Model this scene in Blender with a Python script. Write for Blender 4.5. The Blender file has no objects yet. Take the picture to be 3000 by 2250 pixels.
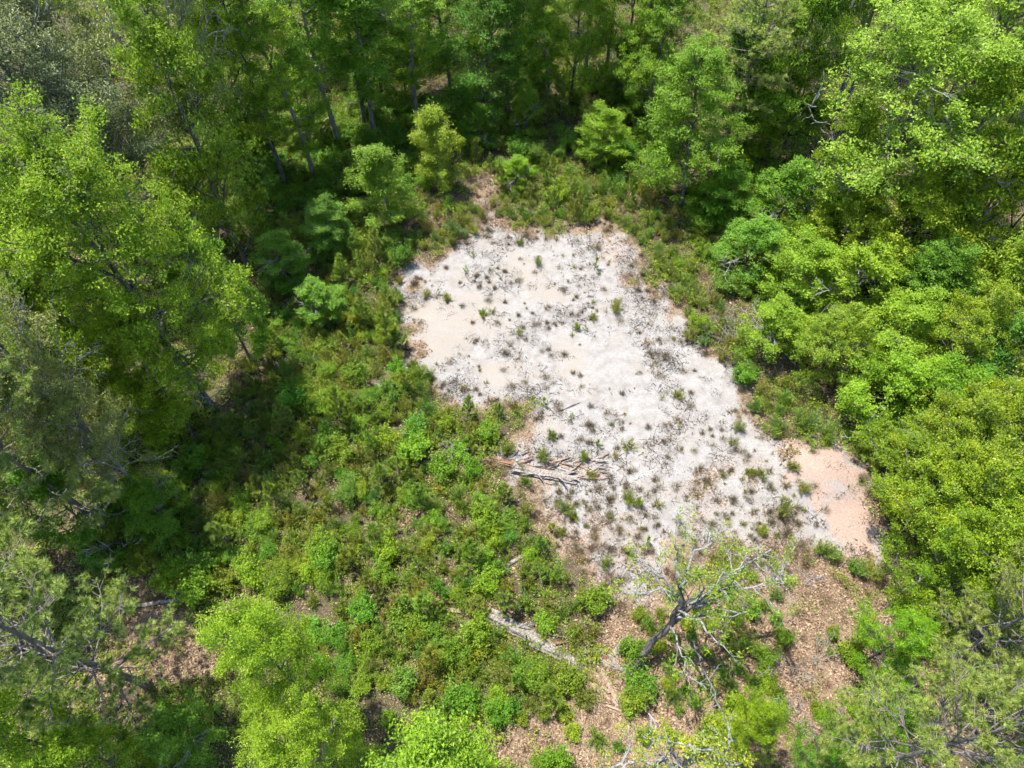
import bpy, math, random
import numpy as np
from mathutils import Vector

# ------------------------------------------------------------------ camera, sky, sun, exposure
SC = bpy.context.scene
COL = SC.collection
CAM_H, PITCH, FPX = 35.0, math.radians(54.0), 2000.0      # FPX: focal length in pixels of the 3000 px wide photograph

cam_data = bpy.data.cameras.new('camera')
cam_data.sensor_width = 36.0
cam_data.lens = 36.0 * FPX / 3000.0
cam_data.clip_end = 4000.0
cam = bpy.data.objects.new('camera', cam_data)
COL.objects.link(cam)
cam.location = (0, 0, CAM_H)
cam.rotation_euler = (math.pi / 2 - PITCH, 0, 0)
SC.camera = cam

SUN_AZ = math.radians(308.0)      # clockwise from +Y (the way the camera looks): ahead and to the left
SUN_EL = math.radians(70.0)
world = bpy.data.worlds.new('World')
SC.world = world
world.use_nodes = True
wn = world.node_tree.nodes
wn.clear()
wo = wn.new('ShaderNodeOutputWorld')
wb = wn.new('ShaderNodeBackground')
ws = wn.new('ShaderNodeTexSky')
ws.sky_type = 'NISHITA'
ws.sun_disc = False
ws.sun_elevation = SUN_EL
ws.sun_rotation = SUN_AZ
wb.inputs['Strength'].default_value = 0.135
world.node_tree.links.new(ws.outputs[0], wb.inputs[0])
world.node_tree.links.new(wb.outputs[0], wo.inputs[0])

sun_data = bpy.data.lights.new('sun', 'SUN')
sun_data.energy = 4.2
sun_data.angle = math.radians(0.55)
sun_data.color = (1.0, 0.955, 0.88)
sun = bpy.data.objects.new('sun', sun_data)
COL.objects.link(sun)
to_sun = Vector((math.sin(SUN_AZ) * math.cos(SUN_EL), math.cos(SUN_AZ) * math.cos(SUN_EL), math.sin(SUN_EL)))
sun.rotation_euler = to_sun.to_track_quat('Z', 'Y').to_euler()
sun.location = (0, 0, 80)

SC.view_settings.view_transform = 'Standard'
SC.view_settings.look = 'None'
SC.view_settings.exposure = 1.27
SC.view_settings.gamma = 1.0
SC.view_settings.use_curve_mapping = False
SC.render.engine = 'CYCLES'
SC.cycles.use_denoising = True
SC.cycles.use_adaptive_sampling = True
SC.cycles.adaptive_threshold = 0.03
SC.cycles.adaptive_min_samples = 12
SC.cycles.max_bounces = 4
SC.cycles.diffuse_bounces = 2
SC.cycles.glossy_bounces = 1
SC.cycles.transmission_bounces = 3
SC.cycles.transparent_max_bounces = 4
SC.cycles.caustics_reflective = False
SC.cycles.caustics_refractive = False

# ------------------------------------------------------------------ small maths
rs = np.random.RandomState


def unit(v):
    v = np.asarray(v, float)
    return v / np.maximum(np.linalg.norm(v, axis=-1, keepdims=True), 1e-9)


def vnoise(x, y, seed=0):
    x = np.asarray(x, float); y = np.asarray(y, float)
    ix = np.floor(x).astype(np.int64); iy = np.floor(y).astype(np.int64)
    fx = x - ix; fy = y - iy
    fx = fx * fx * (3 - 2 * fx); fy = fy * fy * (3 - 2 * fy)

    def h(a, b):
        n = (a * 374761393 + b * 668265263 + seed * 974634777) & 0xFFFFFFFF
        n = ((n ^ (n >> 13)) * 1274126177) & 0xFFFFFFFF
        return ((n ^ (n >> 16)) & 0xFFFF) / 65535.0
    return (h(ix, iy) * (1 - fx) + h(ix + 1, iy) * fx) * (1 - fy) + (h(ix, iy + 1) * (1 - fx) + h(ix + 1, iy + 1) * fx) * fy


def fbm(x, y, seed=0, octv=4):
    a, s, t = 0.5, 0.0, 0.0
    for k in range(octv):
        s = s + a * vnoise(np.asarray(x) * 2 ** k, np.asarray(y) * 2 ** k, seed + k * 17)
        t += a; a *= 0.5
    return s / t


def at(px, py, z=0.0):
    """The point at height z that the photograph shows at its pixel (px, py)."""
    u = (px - 1500.0) / FPX; v = (1125.0 - py) / FPX
    dy = math.cos(PITCH) + v * math.sin(PITCH); dz = -math.sin(PITCH) + v * math.cos(PITCH)
    t = (z - CAM_H) / dz
    return np.array((u * t, dy * t, z))


def sstep(a, b, x):
    t = np.clip((x - a) / (b - a), 0, 1)
    return t * t * (3 - 2 * t)


def poly_sd(poly, x, y):
    """Signed distance to a polygon, positive inside."""
    x = np.asarray(x, float); y = np.asarray(y, float)
    d = np.full(x.shape, 1e9); ins = np.zeros(x.shape, bool)
    n = len(poly)
    for i in range(n):
        ax, ay = poly[i][:2]; bx, by = poly[(i + 1) % n][:2]
        ex, ey = bx - ax, by - ay
        t = np.clip(((x - ax) * ex + (y - ay) * ey) / (ex * ex + ey * ey + 1e-9), 0, 1)
        d = np.minimum(d, np.hypot(x - ax - t * ex, y - ay - t * ey))
        c = ((ay > y) != (by > y)) & (x < (bx - ax) * (y - ay) / (by - ay + 1e-12) + ax)
        ins ^= c
    return np.where(ins, d, -d)


def W(pix):
    return [tuple(at(a, b)[:2]) for a, b in pix]


SAND = W([(1395, 545), (1450, 610), (1530, 655), (1650, 665), (1800, 655), (1880, 700), (1900, 800), (1965, 870), (2000, 1010), (2110, 1070),
          (2170, 1160), (2260, 1260), (2330, 1320), (2440, 1300), (2520, 1400), (2550, 1540), (2530, 1620), (2460, 1660), (2330, 1640), (2260, 1720),
          (2120, 1690), (2010, 1740), (1930, 1790), (1840, 1770), (1740, 1700), (1640, 1650), (1575, 1590), (1540, 1500), (1560, 1410), (1500, 1340),
          (1490, 1250), (1290, 1200), (1250, 1130), (1180, 1080), (1190, 1000), (1180, 900), (1210, 830), (1190, 770), (1300, 740), (1400, 690), (1410, 610)])
CLAY_A = W([(2290, 1350), (2360, 1305), (2450, 1315), (2510, 1390), (2520, 1450), (2440, 1440), (2330, 1420)])
CLAY_B = W([(2370, 1500), (2440, 1450), (2530, 1460), (2565, 1560), (2540, 1640), (2480, 1640), (2430, 1580)])
CLAY_S = W([(2290, 1350), (2360, 1305), (2450, 1315), (2515, 1400), (2555, 1530), (2545, 1640), (2490, 1640), (2440, 1560), (2380, 1450)])
CLAY_C = W([(1720, 690), (1830, 680), (1860, 760), (1800, 800), (1740, 760)])
DRY = W([(2200, 1640), (2560, 1640), (2760, 1750), (2850, 2000), (2600, 2250), (1900, 2250), (1500, 2230), (1650, 2080), (1850, 2060), (1800, 1800), (2000, 1740)])
CREAM = [W(p) for p in ([(1195, 905), (1330, 870), (1440, 840), (1490, 880), (1460, 985), (1330, 1050), (1230, 1030)], [(1370, 1060), (1490, 1070), (1570, 1110), (1510, 1140), (1400, 1110)],
         [(1480, 720), (1560, 770), (1650, 870), (1560, 880), (1490, 800)], [(1620, 1000), (1700, 1020), (1740, 1110), (1650, 1100)], [(1560, 1230), (1660, 1240), (1640, 1290), (1560, 1280)])]
WORN = W([(1560, 1440), (1760, 1440), (2000, 1370), (2250, 1290), (2330, 1420), (2420, 1660), (2200, 1760), (1900, 1820), (1700, 1720), (1540, 1600)])
BARE = W([(380, 1810), (480, 1780), (620, 1860), (640, 1960), (520, 2010), (380, 1960), (300, 2080), (260, 2020)])


def zones(x, y):
    n = fbm(x * 0.35, y * 0.35, 3) - 0.5
    n2 = fbm(x * 1.3, y * 1.3, 9) - 0.5
    sd = poly_sd(SAND, x, y)
    sand = sstep(-1.5, 1.6, sd + n * 6.5 + n2 * 3.0)
    worn = sstep(-1.5, 2.0, poly_sd(WORN, x, y))
    tip = sstep(at(1500, 690)[1], at(1500, 600)[1], y)
    sand = sand * (1 - 0.30 * tip)
    sand = sand * (1 - worn * (0.27 + 0.5 * n + 0.65 * n2))
    clay = np.maximum.reduce([(0.60 + 1.2 * n2) * sstep(-1.6, 0.8, poly_sd(CLAY_S, x, y) + n2 * 3.0), sstep(-0.5, 0.7, poly_sd(CLAY_A, x, y) + n2 * 1.6), sstep(-0.5, 0.7, poly_sd(CLAY_B, x, y) + n2 * 4.5 - 0.5),
                              0.55 * sstep(-0.8, 1.0, poly_sd(CLAY_C, x, y) + n2 * 2.2)])
    trail = W([(1390, 500), (1430, 500), (1480, 650), (1560, 700), (1400, 700)])
    dry = np.maximum(sstep(-0.6, 0.6, poly_sd(trail, x, y) + n2 * 1.5), np.maximum(sstep(-2.5, 1.5, poly_sd(DRY, x, y) + n * 4), sstep(-0.8, 0.8, poly_sd(BARE, x, y) + n2 * 2)))
    return sand, clay, dry, sd


def cream_at(x, y):
    n2 = fbm(x * 1.3, y * 1.3, 9) - 0.5
    return np.maximum.reduce([sstep(-0.7, 0.9, poly_sd(p, x, y) + n2 * 3.0) for p in CREAM])


def gz(x, y):
    x = np.asarray(x, float); y = np.asarray(y, float)
    z = (fbm(x * 0.09, y * 0.09, 41, 3) - 0.5) * 0.9 + (fbm(x * 0.6, y * 0.6, 43, 3) - 0.5) * 0.16
    far = np.hypot(x, y - 35)
    z = z * np.clip(1.6 - far / 150.0, 0.0, 1.0)
    c = at(2405, 1385)
    z = z + 0.75 * np.exp(-(((x - c[0]) / 2.3) ** 2 + ((y - c[1]) / 1.7) ** 2))
    return z


def ground_pt(px, py, dz=0.0):
    p = at(px, py)
    for _ in range(3):
        p = at(px, py, float(gz(p[0], p[1])))
    p[2] += dz
    return p


# ------------------------------------------------------------------ mesh building
class MB:
    def __init__(self):
        self.v = []; self.q = []; self.t = []; self.r = []; self.n = 0
        self.qm = []; self.tm = []; self.mat = 0

    def add(self, v, quads=None, tris=None, rnd=0.5):
        v = np.asarray(v, float).reshape(-1, 3)
        self.v.append(v)
        self.r.append(np.broadcast_to(np.asarray(rnd, float), (len(v),)))
        if quads is not None and len(quads):
            self.q.append(np.asarray(quads, np.int64).reshape(-1, 4) + self.n); self.qm.append(np.full(len(self.q[-1]), self.mat))
        if tris is not None and len(tris):
            self.t.append(np.asarray(tris, np.int64).reshape(-1, 3) + self.n); self.tm.append(np.full(len(self.t[-1]), self.mat))
        self.n += len(v)

    def mesh(self, name, mat, smooth=False):
        me = bpy.data.meshes.new(name)
        v = np.concatenate(self.v) if self.v else np.zeros((0, 3))
        q = np.concatenate(self.q) if self.q else np.zeros((0, 4), np.int64)
        t = np.concatenate(self.t) if self.t else np.zeros((0, 3), np.int64)
        me.vertices.add(len(v))
        me.vertices.foreach_set('co', v.astype(np.float32).ravel())
        me.loops.add(len(q) * 4 + len(t) * 3)
        me.loops.foreach_set('vertex_index', np.concatenate([q.ravel(), t.ravel()]).astype(np.int32))
        me.polygons.add(len(q) + len(t))
        starts = np.concatenate([np.arange(len(q)) * 4, len(q) * 4 + np.arange(len(t)) * 3]).astype(np.int32)
        me.polygons.foreach_set('loop_start', starts)
        me.polygons.foreach_set('use_smooth', np.full(len(q) + len(t), smooth))
        me.update(calc_edges=True)
        a = me.attributes.new('rnd', 'FLOAT', 'POINT')
        a.data.foreach_set('value', np.concatenate(self.r).astype(np.float32) if self.r else np.zeros(0, np.float32))
        for k in (mat if isinstance(mat, (list, tuple)) else [mat]):
            me.materials.append(k)
        if isinstance(mat, (list, tuple)):
            me.polygons.foreach_set('material_index', np.concatenate(self.qm + self.tm).astype(np.int32))
        return me


def tube(mb, path, rad, sides=6, rnd=0.5, rough=0.0, rng=None, cap=True):
    path = np.asarray(path, float); rad = np.asarray(rad, float)
    k = len(path)
    tan = unit(np.gradient(path, axis=0))
    ref = np.array((0.31, 0.2, 0.93)) if abs(tan[0][2]) < 0.8 else np.array((0.95, 0.3, 0.1))
    s = unit(np.cross(tan, ref)); w = np.cross(tan, s)
    a = np.arange(sides) / sides * 2 * math.pi
    r = rad[:, None] * np.ones((1, sides))
    if rough and rng is not None:
        r = r * (1 + rough * (rng.rand(k, sides) - 0.5) * 2)
    v = path[:, None, :] + r[:, :, None] * (np.cos(a)[None, :, None] * s[:, None, :] + np.sin(a)[None, :, None] * w[:, None, :])
    i = np.arange(k - 1)[:, None] * sides; j = np.arange(sides)[None, :]; j2 = (j + 1) % sides
    q = np.stack([i + j, i + j2, i + sides + j2, i + sides + j], -1).reshape(-1, 4)
    vv = v.reshape(-1, 3); tr = []
    if cap:
        vv = np.concatenate([vv, path[:1], path[-1:]])
        c0, c1 = k * sides, k * sides + 1
        tr = [(c0, (b + 1) % sides, b) for b in range(sides)] + [(c1, (k - 1) * sides + b, (k - 1) * sides + (b + 1) % sides) for b in range(sides)]
    mb.add(vv, q, tr, rnd)


def leaves(mb, pos, size, rng, up=0.9, aspect=0.55, rnd=None, out=None, outw=0.0, size_var=0.5):
    """Flat rhombic leaves, one quad each, with their faces mostly to the sky."""
    n = len(pos)
    if n == 0:
        return
    nor = rng.randn(n, 3) * 0.55 + np.array((0, 0, up))
    if out is not None:
        nor = nor + out * outw
    nor = unit(nor)
    d = rng.randn(n, 3); d = unit(d - nor * np.sum(d * nor, 1, keepdims=True))
    w = np.cross(nor, d)
    L = size * (1 + size_var * (rng.rand(n, 1) * 2 - 1))
    a = pos - d * L * 0.5; c = pos + d * L * 0.5 - nor * L * 0.10
    m = pos - d * L * 0.06 + nor * L * 0.06
    b = m + w * L * aspect * 0.5; e = m - w * L * aspect * 0.5
    v = np.stack([a, b, c, e], 1).reshape(-1, 3)
    q = np.arange(n * 4).reshape(-1, 4)
    r = rng.rand(n) if rnd is None else rnd
    mb.add(v, q, None, np.repeat(r, 4))


def needles(mb, base, dirs, length, width, rng, rnd):
    n = len(base)
    d = unit(dirs)
    w = unit(np.cross(d, rng.randn(n, 3))) * width * 0.5
    L = length * (0.75 + 0.5 * rng.rand(n, 1))
    tip = base + d * L; tip[:, 2] -= L[:, 0] * 0.06
    v = np.stack([base - w, base + w, tip], 1).reshape(-1, 3)
    mb.add(v, None, np.arange(n * 3).reshape(-1, 3), np.repeat(rnd, 3))


def grow(p, d, length, n, rng, wander=0.12, upc=0.0):
    p = np.array(p, float); d = unit(d)
    out = [p.copy()]
    for _ in range(n):
        p = p + d * (length / n)
        out.append(p.copy())
        d = unit(d + rng.randn(3) * wander + np.array((0, 0, upc)))
    return np.array(out)


def on_path(path, s):
    f = s * (len(path) - 1); i = min(int(f), len(path) - 2)
    return path[i] + (path[i + 1] - path[i]) * (f - i), unit(path[i + 1] - path[i])


# ------------------------------------------------------------------ materials
def nodes_of(name):
    m = bpy.data.materials.new(name)
    m.use_nodes = True
    m.node_tree.nodes.clear()
    return m, m.node_tree.nodes, m.node_tree.links


def ramp(nt, stops):
    r = nt.new('ShaderNodeValToRGB')
    el = r.color_ramp.elements
    while len(el) < len(stops):
        el.new(0.5)
    for e, (p, c) in zip(el, stops):
        e.position = p; e.color = (*c, 1)
    return r


def leaf_material(name, stops, trans=0.40, rough=0.5, spec=0.3, tcol=(1.25, 1.2, 0.45)):
    """Leaf colour by the leaf's own random number, tinted per plant by the object colour."""
    m, n, l = nodes_of(name)
    out = n.new('ShaderNodeOutputMaterial')
    at_ = n.new('ShaderNodeAttribute'); at_.attribute_name = 'rnd'
    rp = ramp(n, stops)
    l.new(at_.outputs['Fac'], rp.inputs[0])
    oi = n.new('ShaderNodeObjectInfo')
    mx = n.new('ShaderNodeMix'); mx.data_type = 'RGBA'; mx.blend_type = 'MULTIPLY'; mx.inputs[0].default_value = 1.0
    l.new(rp.outputs[0], mx.inputs[6]); l.new(oi.outputs['Color'], mx.inputs[7])
    hs = n.new('ShaderNodeHueSaturation')
    mr = n.new('ShaderNodeMapRange'); mr.inputs[3].default_value = 0.485; mr.inputs[4].default_value = 0.515
    l.new(oi.outputs['Random'], mr.inputs[0]); l.new(mr.outputs[0], hs.inputs['Hue'])
    mv = n.new('ShaderNodeMapRange'); mv.inputs[3].default_value = 1.12; mv.inputs[4].default_value = 0.88
    l.new(oi.outputs['Random'], mv.inputs[0]); l.new(mv.outputs[0], hs.inputs['Value'])
    l.new(mx.outputs[2], hs.inputs['Color'])
    p = n.new('ShaderNodeBsdfPrincipled')
    p.inputs['Roughness'].default_value = rough
    p.inputs['Specular IOR Level'].default_value = spec
    l.new(hs.outputs[0], p.inputs['Base Color'])
    t = n.new('ShaderNodeBsdfTranslucent')
    tm = n.new('ShaderNodeMix'); tm.data_type = 'RGBA'; tm.blend_type = 'MULTIPLY'; tm.inputs[0].default_value = 1.0
    tm.inputs[7].default_value = (*tcol, 1)
    l.new(hs.outputs[0], tm.inputs[6]); l.new(tm.outputs[2], t.inputs[0])
    ms = n.new('ShaderNodeMixShader'); ms.inputs[0].default_value = trans
    l.new(p.outputs[0], ms.inputs[1]); l.new(t.outputs[0], ms.inputs[2])
    l.new(ms.outputs[0], out.inputs[0])
    return m


def wood_material(name, dark, light, scale=6.0, stretch=0.25, rough=0.9, bump=0.5):
    m, n, l = nodes_of(name)
    out = n.new('ShaderNodeOutputMaterial')
    tc = n.new('ShaderNodeTexCoord')
    mp = n.new('ShaderNodeMapping'); mp.inputs['Scale'].default_value = (1, 1, stretch)
    l.new(tc.outputs['Object'], mp.inputs[0])
    nz = n.new('ShaderNodeTexNoise'); nz.inputs['Scale'].default_value = scale; nz.inputs['Detail'].default_value = 6; nz.inputs['Roughness'].default_value = 0.7
    l.new(mp.outputs[0], nz.inputs[0])
    rp = ramp(n, [(0.36, dark), (0.64, light)])
    l.new(nz.outputs[0], rp.inputs[0])
    oi = n.new('ShaderNodeObjectInfo')
    mx = n.new('ShaderNodeMix'); mx.data_type = 'RGBA'; mx.blend_type = 'MULTIPLY'; mx.inputs[0].default_value = 1.0
    l.new(rp.outputs[0], mx.inputs[6]); l.new(oi.outputs['Color'], mx.inputs[7])
    p = n.new('ShaderNodeBsdfPrincipled')
    p.inputs['Roughness'].default_value = rough; p.inputs['Specular IOR Level'].default_value = 0.2
    l.new(mx.outputs[2], p.inputs['Base Color'])
    bp = n.new('ShaderNodeBump'); bp.inputs['Strength'].default_value = bump; bp.inputs['Distance'].default_value = 0.04
    l.new(nz.outputs[0], bp.inputs['Height']); l.new(bp.outputs[0], p.inputs['Normal'])
    l.new(p.outputs[0], out.inputs[0])
    return m


M = {}
M['broad'] = leaf_material('broad_leaf', [(0, (0.064, 0.125, 0.0089)), (0.4, (0.153, 0.255, 0.0162)), (0.75, (0.273, 0.390, 0.0314)), (1, (0.442, 0.518, 0.0895))])
M['olive'] = leaf_material('olive_leaf', [(0, (0.087, 0.107, 0.0324)), (0.45, (0.189, 0.214, 0.0720)), (0.8, (0.337, 0.352, 0.1476)), (1, (0.510, 0.510, 0.2592))], trans=0.22, rough=0.42, spec=0.5)
M['dense'] = leaf_material('small_leaf', [(0, (0.059, 0.120, 0.0050)), (0.45, (0.155, 0.244, 0.0076)), (0.85, (0.294, 0.364, 0.0113)), (1, (0.449, 0.401, 0.0221))], trans=0.28, rough=0.42, spec=0.45)
M['feather'] = leaf_material('feather_leaf', [(0, (0.098, 0.162, 0.0140)), (0.55, (0.225, 0.309, 0.0280)), (1, (0.391, 0.437, 0.0700))], trans=0.3)
M['needle'] = leaf_material('pine_needle', [(0, (0.080, 0.140, 0.0340)), (0.5, (0.192, 0.265, 0.0612)), (1, (0.383, 0.440, 0.1156))], trans=0.2, rough=0.45, spec=0.45, tcol=(1.1, 1.1, 0.6))
M['broom'] = leaf_material('broom_leaf', [(0, (0.087, 0.130, 0.0176)), (0.5, (0.190, 0.234, 0.0304)), (0.88, (0.297, 0.317, 0.0600)), (1, (0.370, 0.311, 0.1120))], trans=0.22)
M['dry'] = leaf_material('dry_grass', [(0, (0.122, 0.094, 0.0550)), (0.6, (0.224, 0.178, 0.1110)), (1, (0.309, 0.257, 0.1450))], trans=0.12, tcol=(1.1, 1.0, 0.7))
M['litter'] = leaf_material('litter_flake', [(0, (0.093, 0.061, 0.0388)), (0.35, (0.220, 0.148, 0.0934)), (0.75, (0.342, 0.237, 0.1501)), (1, (0.473, 0.353, 0.2361))], trans=0.05, rough=0.75, spec=0.15, tcol=(1, .9, .8))
M['debris'] = leaf_material('debris_flake', [(0, (0.045, 0.039, 0.033)), (0.5, (0.099, 0.083, 0.070)), (0.85, (0.162, 0.135, 0.113)), (1, (0.234, 0.184, 0.149))], trans=0.02, rough=0.85, spec=0.1, tcol=(1, .9, .8))
M['bark'] = wood_material('dark_bark', (0.055, 0.048, 0.043), (0.18, 0.165, 0.15), 5.0)
M['greybark'] = wood_material('grey_bark', (0.11, 0.10, 0.092), (0.27, 0.255, 0.24), 5.0)
M['pale'] = wood_material('lichen_bark', (0.13, 0.125, 0.118), (0.34, 0.335, 0.318), 9.0)
M['pinebark'] = wood_material('pine_bark', (0.10, 0.085, 0.075), (0.25, 0.22, 0.20), 7.0)
M['deadwood'] = wood_material('weathered_wood', (0.13, 0.11, 0.095), (0.37, 0.33, 0.295), 10.0, 0.5, bump=1.0)
M['rot'] = wood_material('rotten_wood', (0.11, 0.055, 0.034), (0.30, 0.175, 0.115), 9.0, 0.6)
M['tanwood'] = wood_material('split_wood', (0.20, 0.135, 0.09), (0.40, 0.295, 0.215), 9.0, 0.6)


def ground_material():
    m, n, l = nodes_of('ground_soil')
    out = n.new('ShaderNodeOutputMaterial')
    tc = n.new('ShaderNodeTexCoord')

    def noise(scale, det=5, rough=0.6):
        z = n.new('ShaderNodeTexNoise'); z.inputs['Scale'].default_value = scale; z.inputs['Detail'].default_value = det; z.inputs['Roughness'].default_value = rough
        l.new(tc.outputs['Object'], z.inputs[0])
        return z.outputs[0]

    def attr(a):
        z = n.new('ShaderNodeAttribute'); z.attribute_name = a
        return z.outputs['Fac']

    def maprange(v, a, b, c, d):
        z = n.new('ShaderNodeMapRange'); z.interpolation_type = 'SMOOTHSTEP'
        z.inputs[1].default_value = a; z.inputs[2].default_value = b; z.inputs[3].default_value = c; z.inputs[4].default_value = d
        l.new(v, z.inputs[0]); return z.outputs[0]

    def math_(op, a, b):
        z = n.new('ShaderNodeMath'); z.operation = op
        for k, x in enumerate((a, b)):
            if isinstance(x, float): z.inputs[k].default_value = x
            else: l.new(x, z.inputs[k])
        return z.outputs[0]

    def mix(f, a, b):
        z = n.new('ShaderNodeMix'); z.data_type = 'RGBA'
        l.new(f, z.inputs[0]); l.new(a, z.inputs[6]); l.new(b, z.inputs[7])
        return z.outputs[2]

    big, mid, fine, grit = noise(0.35, 4), noise(1.6, 6, 0.65), noise(9.0, 6, 0.7), noise(38.0, 4, 0.7)
    white = ramp(n, [(0.30, (0.20, 0.187, 0.174)), (0.58, (0.315, 0.304, 0.290))]); l.new(fine, white.inputs[0])
    cream = ramp(n, [(0.3, (0.25, 0.215, 0.178)), (0.7, (0.305, 0.27, 0.23))]); l.new(mid, cream.inputs[0])
    sandc = mix(maprange(big, 0.50, 0.66, 0.0, 0.5), white.outputs[0], cream.outputs[0])
    mott = ramp(n, [(0.0, (0.165, 0.15, 0.137)), (1.0, (0.245, 0.22, 0.20))]); l.new(fine, mott.inputs[0])
    sandc = mix(maprange(math_('ADD', mid, math_('MULTIPLY', fine, 0.5)), 0.66, 0.95, 0.0, 0.85), sandc, mott.outputs[0])
    sandc = mix(math_('MULTIPLY', attr('cream'), maprange(mid, 0.3, 0.65, 0.2, 0.9)), sandc, cream.outputs[0])
    speck = ramp(n, [(0.0, (0.11, 0.095, 0.082)), (1.0, (0.20, 0.172, 0.148))]); l.new(mid, speck.inputs[0])
    sandc = mix(maprange(math_('ADD', grit, math_('MULTIPLY', fine, 0.55)), 0.90, 0.99, 0.0, 0.8), sandc, speck.outputs[0])
    clay = ramp(n, [(0.32, (0.27, 0.185, 0.145)), (0.5, (0.315, 0.228, 0.182)), (0.7, (0.345, 0.278, 0.235))]); l.new(fine, clay.inputs[0])
    lit = ramp(n, [(0.28, (0.095, 0.066, 0.044)), (0.5, (0.215, 0.155, 0.105)), (0.72, (0.34, 0.258, 0.182))]); l.new(fine, lit.inputs[0])
    duff = ramp(n, [(0.28, (0.035, 0.03, 0.018)), (0.5, (0.085, 0.066, 0.043)), (0.72, (0.18, 0.138, 0.095))]); l.new(fine, duff.inputs[0])
    moss = ramp(n, [(0.3, (0.035, 0.055, 0.014)), (0.7, (0.10, 0.12, 0.035))]); l.new(fine, moss.inputs[0])
    forest = mix(maprange(mid, 0.46, 0.60, 0.0, 0.65), duff.outputs[0], moss.outputs[0])
    base = mix(maprange(math_('ADD', attr('dry'), math_('MULTIPLY', math_('SUBTRACT', mid, 0.5), 1.3)), 0.3, 0.6, 0.0, 1.0), forest, lit.outputs[0])
    # brown litter thins out into the open sand
    edge = math_('ADD', attr('sand'), math_('MULTIPLY', math_('SUBTRACT', mid, 0.5), 0.9))
    ring = mix(maprange(edge, 0.12, 0.40, 0.0, 1.0), base, lit.outputs[0])
    edge2 = math_('ADD', edge, math_('MULTIPLY', math_('SUBTRACT', fine, 0.5), 0.9))
    col = mix(maprange(edge2, 0.36, 0.84, 0.0, 1.0), ring, sandc)
    col = mix(maprange(math_('ADD', attr('clay'), math_('MULTIPLY', math_('SUBTRACT', fine, 0.5), 1.1)), 0.25, 0.95, 0.0, 1.0), col, clay.outputs[0])
    p = n.new('ShaderNodeBsdfPrincipled'); p.inputs['Roughness'].default_value = 0.95; p.inputs['Specular IOR Level'].default_value = 0.1
    l.new(col, p.inputs['Base Color'])
    bp = n.new('ShaderNodeBump'); bp.inputs['Strength'].default_value = 0.55; bp.inputs['Distance'].default_value = 0.06
    l.new(math_('ADD', fine, math_('MULTIPLY', grit, 0.4)), bp.inputs['Height']); l.new(bp.outputs[0], p.inputs['Normal'])
    l.new(p.outputs[0], out.inputs[0])
    return m


# ------------------------------------------------------------------ ground sheet
def build_ground():
    xs = np.concatenate([[-1500, -700, -350, -180, -100, -65], np.arange(-48, 48.01, 0.28), [65, 100, 180, 350, 700, 1500]])
    ys = np.concatenate([[-1500, -700, -300, -120, -50, -20], np.arange(-4, 86.01, 0.28), [100, 130, 200, 350, 700, 1500]])
    X, Y = np.meshgrid(xs, ys)
    x, y = X.ravel(), Y.ravel()
    nx, ny = len(xs), len(ys)
    i = (np.arange(ny - 1)[:, None] * nx + np.arange(nx - 1)[None, :]).ravel()
    mb = MB()
    mb.add(np.stack([x, y, gz(x, y)], 1), np.stack([i, i + 1, i + nx + 1, i + nx], 1))
    me = mb.mesh('ground', ground_material(), True)
    s, c, d, _ = zones(x, y)
    for nm, a in (('sand', s), ('clay', c), ('dry', d), ('cream', cream_at(x, y))):
        q = me.attributes.new(nm, 'FLOAT', 'POINT'); q.data.foreach_set('value', a.astype(np.float32))
    o = bpy.data.objects.new('ground', me); COL.objects.link(o)
    o['kind'] = 'structure'
    o['label'] = 'forest floor of brown leaf litter around an open patch of white sand'
    return o


build_ground()


# ------------------------------------------------------------------ things, parts, copies
def empty(name, loc, label, cat, group=None):
    o = bpy.data.objects.new(name, None); COL.objects.link(o)
    o.empty_display_size = 0.3
    o.location = loc; o['label'] = label; o['category'] = cat
    if group: o['group'] = group
    return o


def part(name, me, parent, color=None):
    o = bpy.data.objects.new(name, me); COL.objects.link(o); o.parent = parent
    if color is not None: o.color = (*color, 1)
    return o


def place(proto, name, xyz, scale, rotz, label, cat, group, tint=(1, 1, 1), squash=1.0, lean=(0, 0), barktint=(1, 1, 1)):
    """One plant: an empty at its foot with a child for every part of the kind; the meshes are shared between plants of one kind."""
    if 'single' in proto:
        o = part(name, proto['single'], None, tint)
        o.location = tuple(xyz); o['label'] = label; o['category'] = cat
        if group: o['group'] = group
    else:
        o = empty(name, tuple(xyz), label, cat, group)
    o.scale = (scale, scale, scale * squash)
    o.rotation_euler = (lean[0], lean[1], rotz)
    for nm, me, leafy in proto.get('parts', ()):
        part(nm, me, o, tint if leafy else barktint)
    return o


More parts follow.
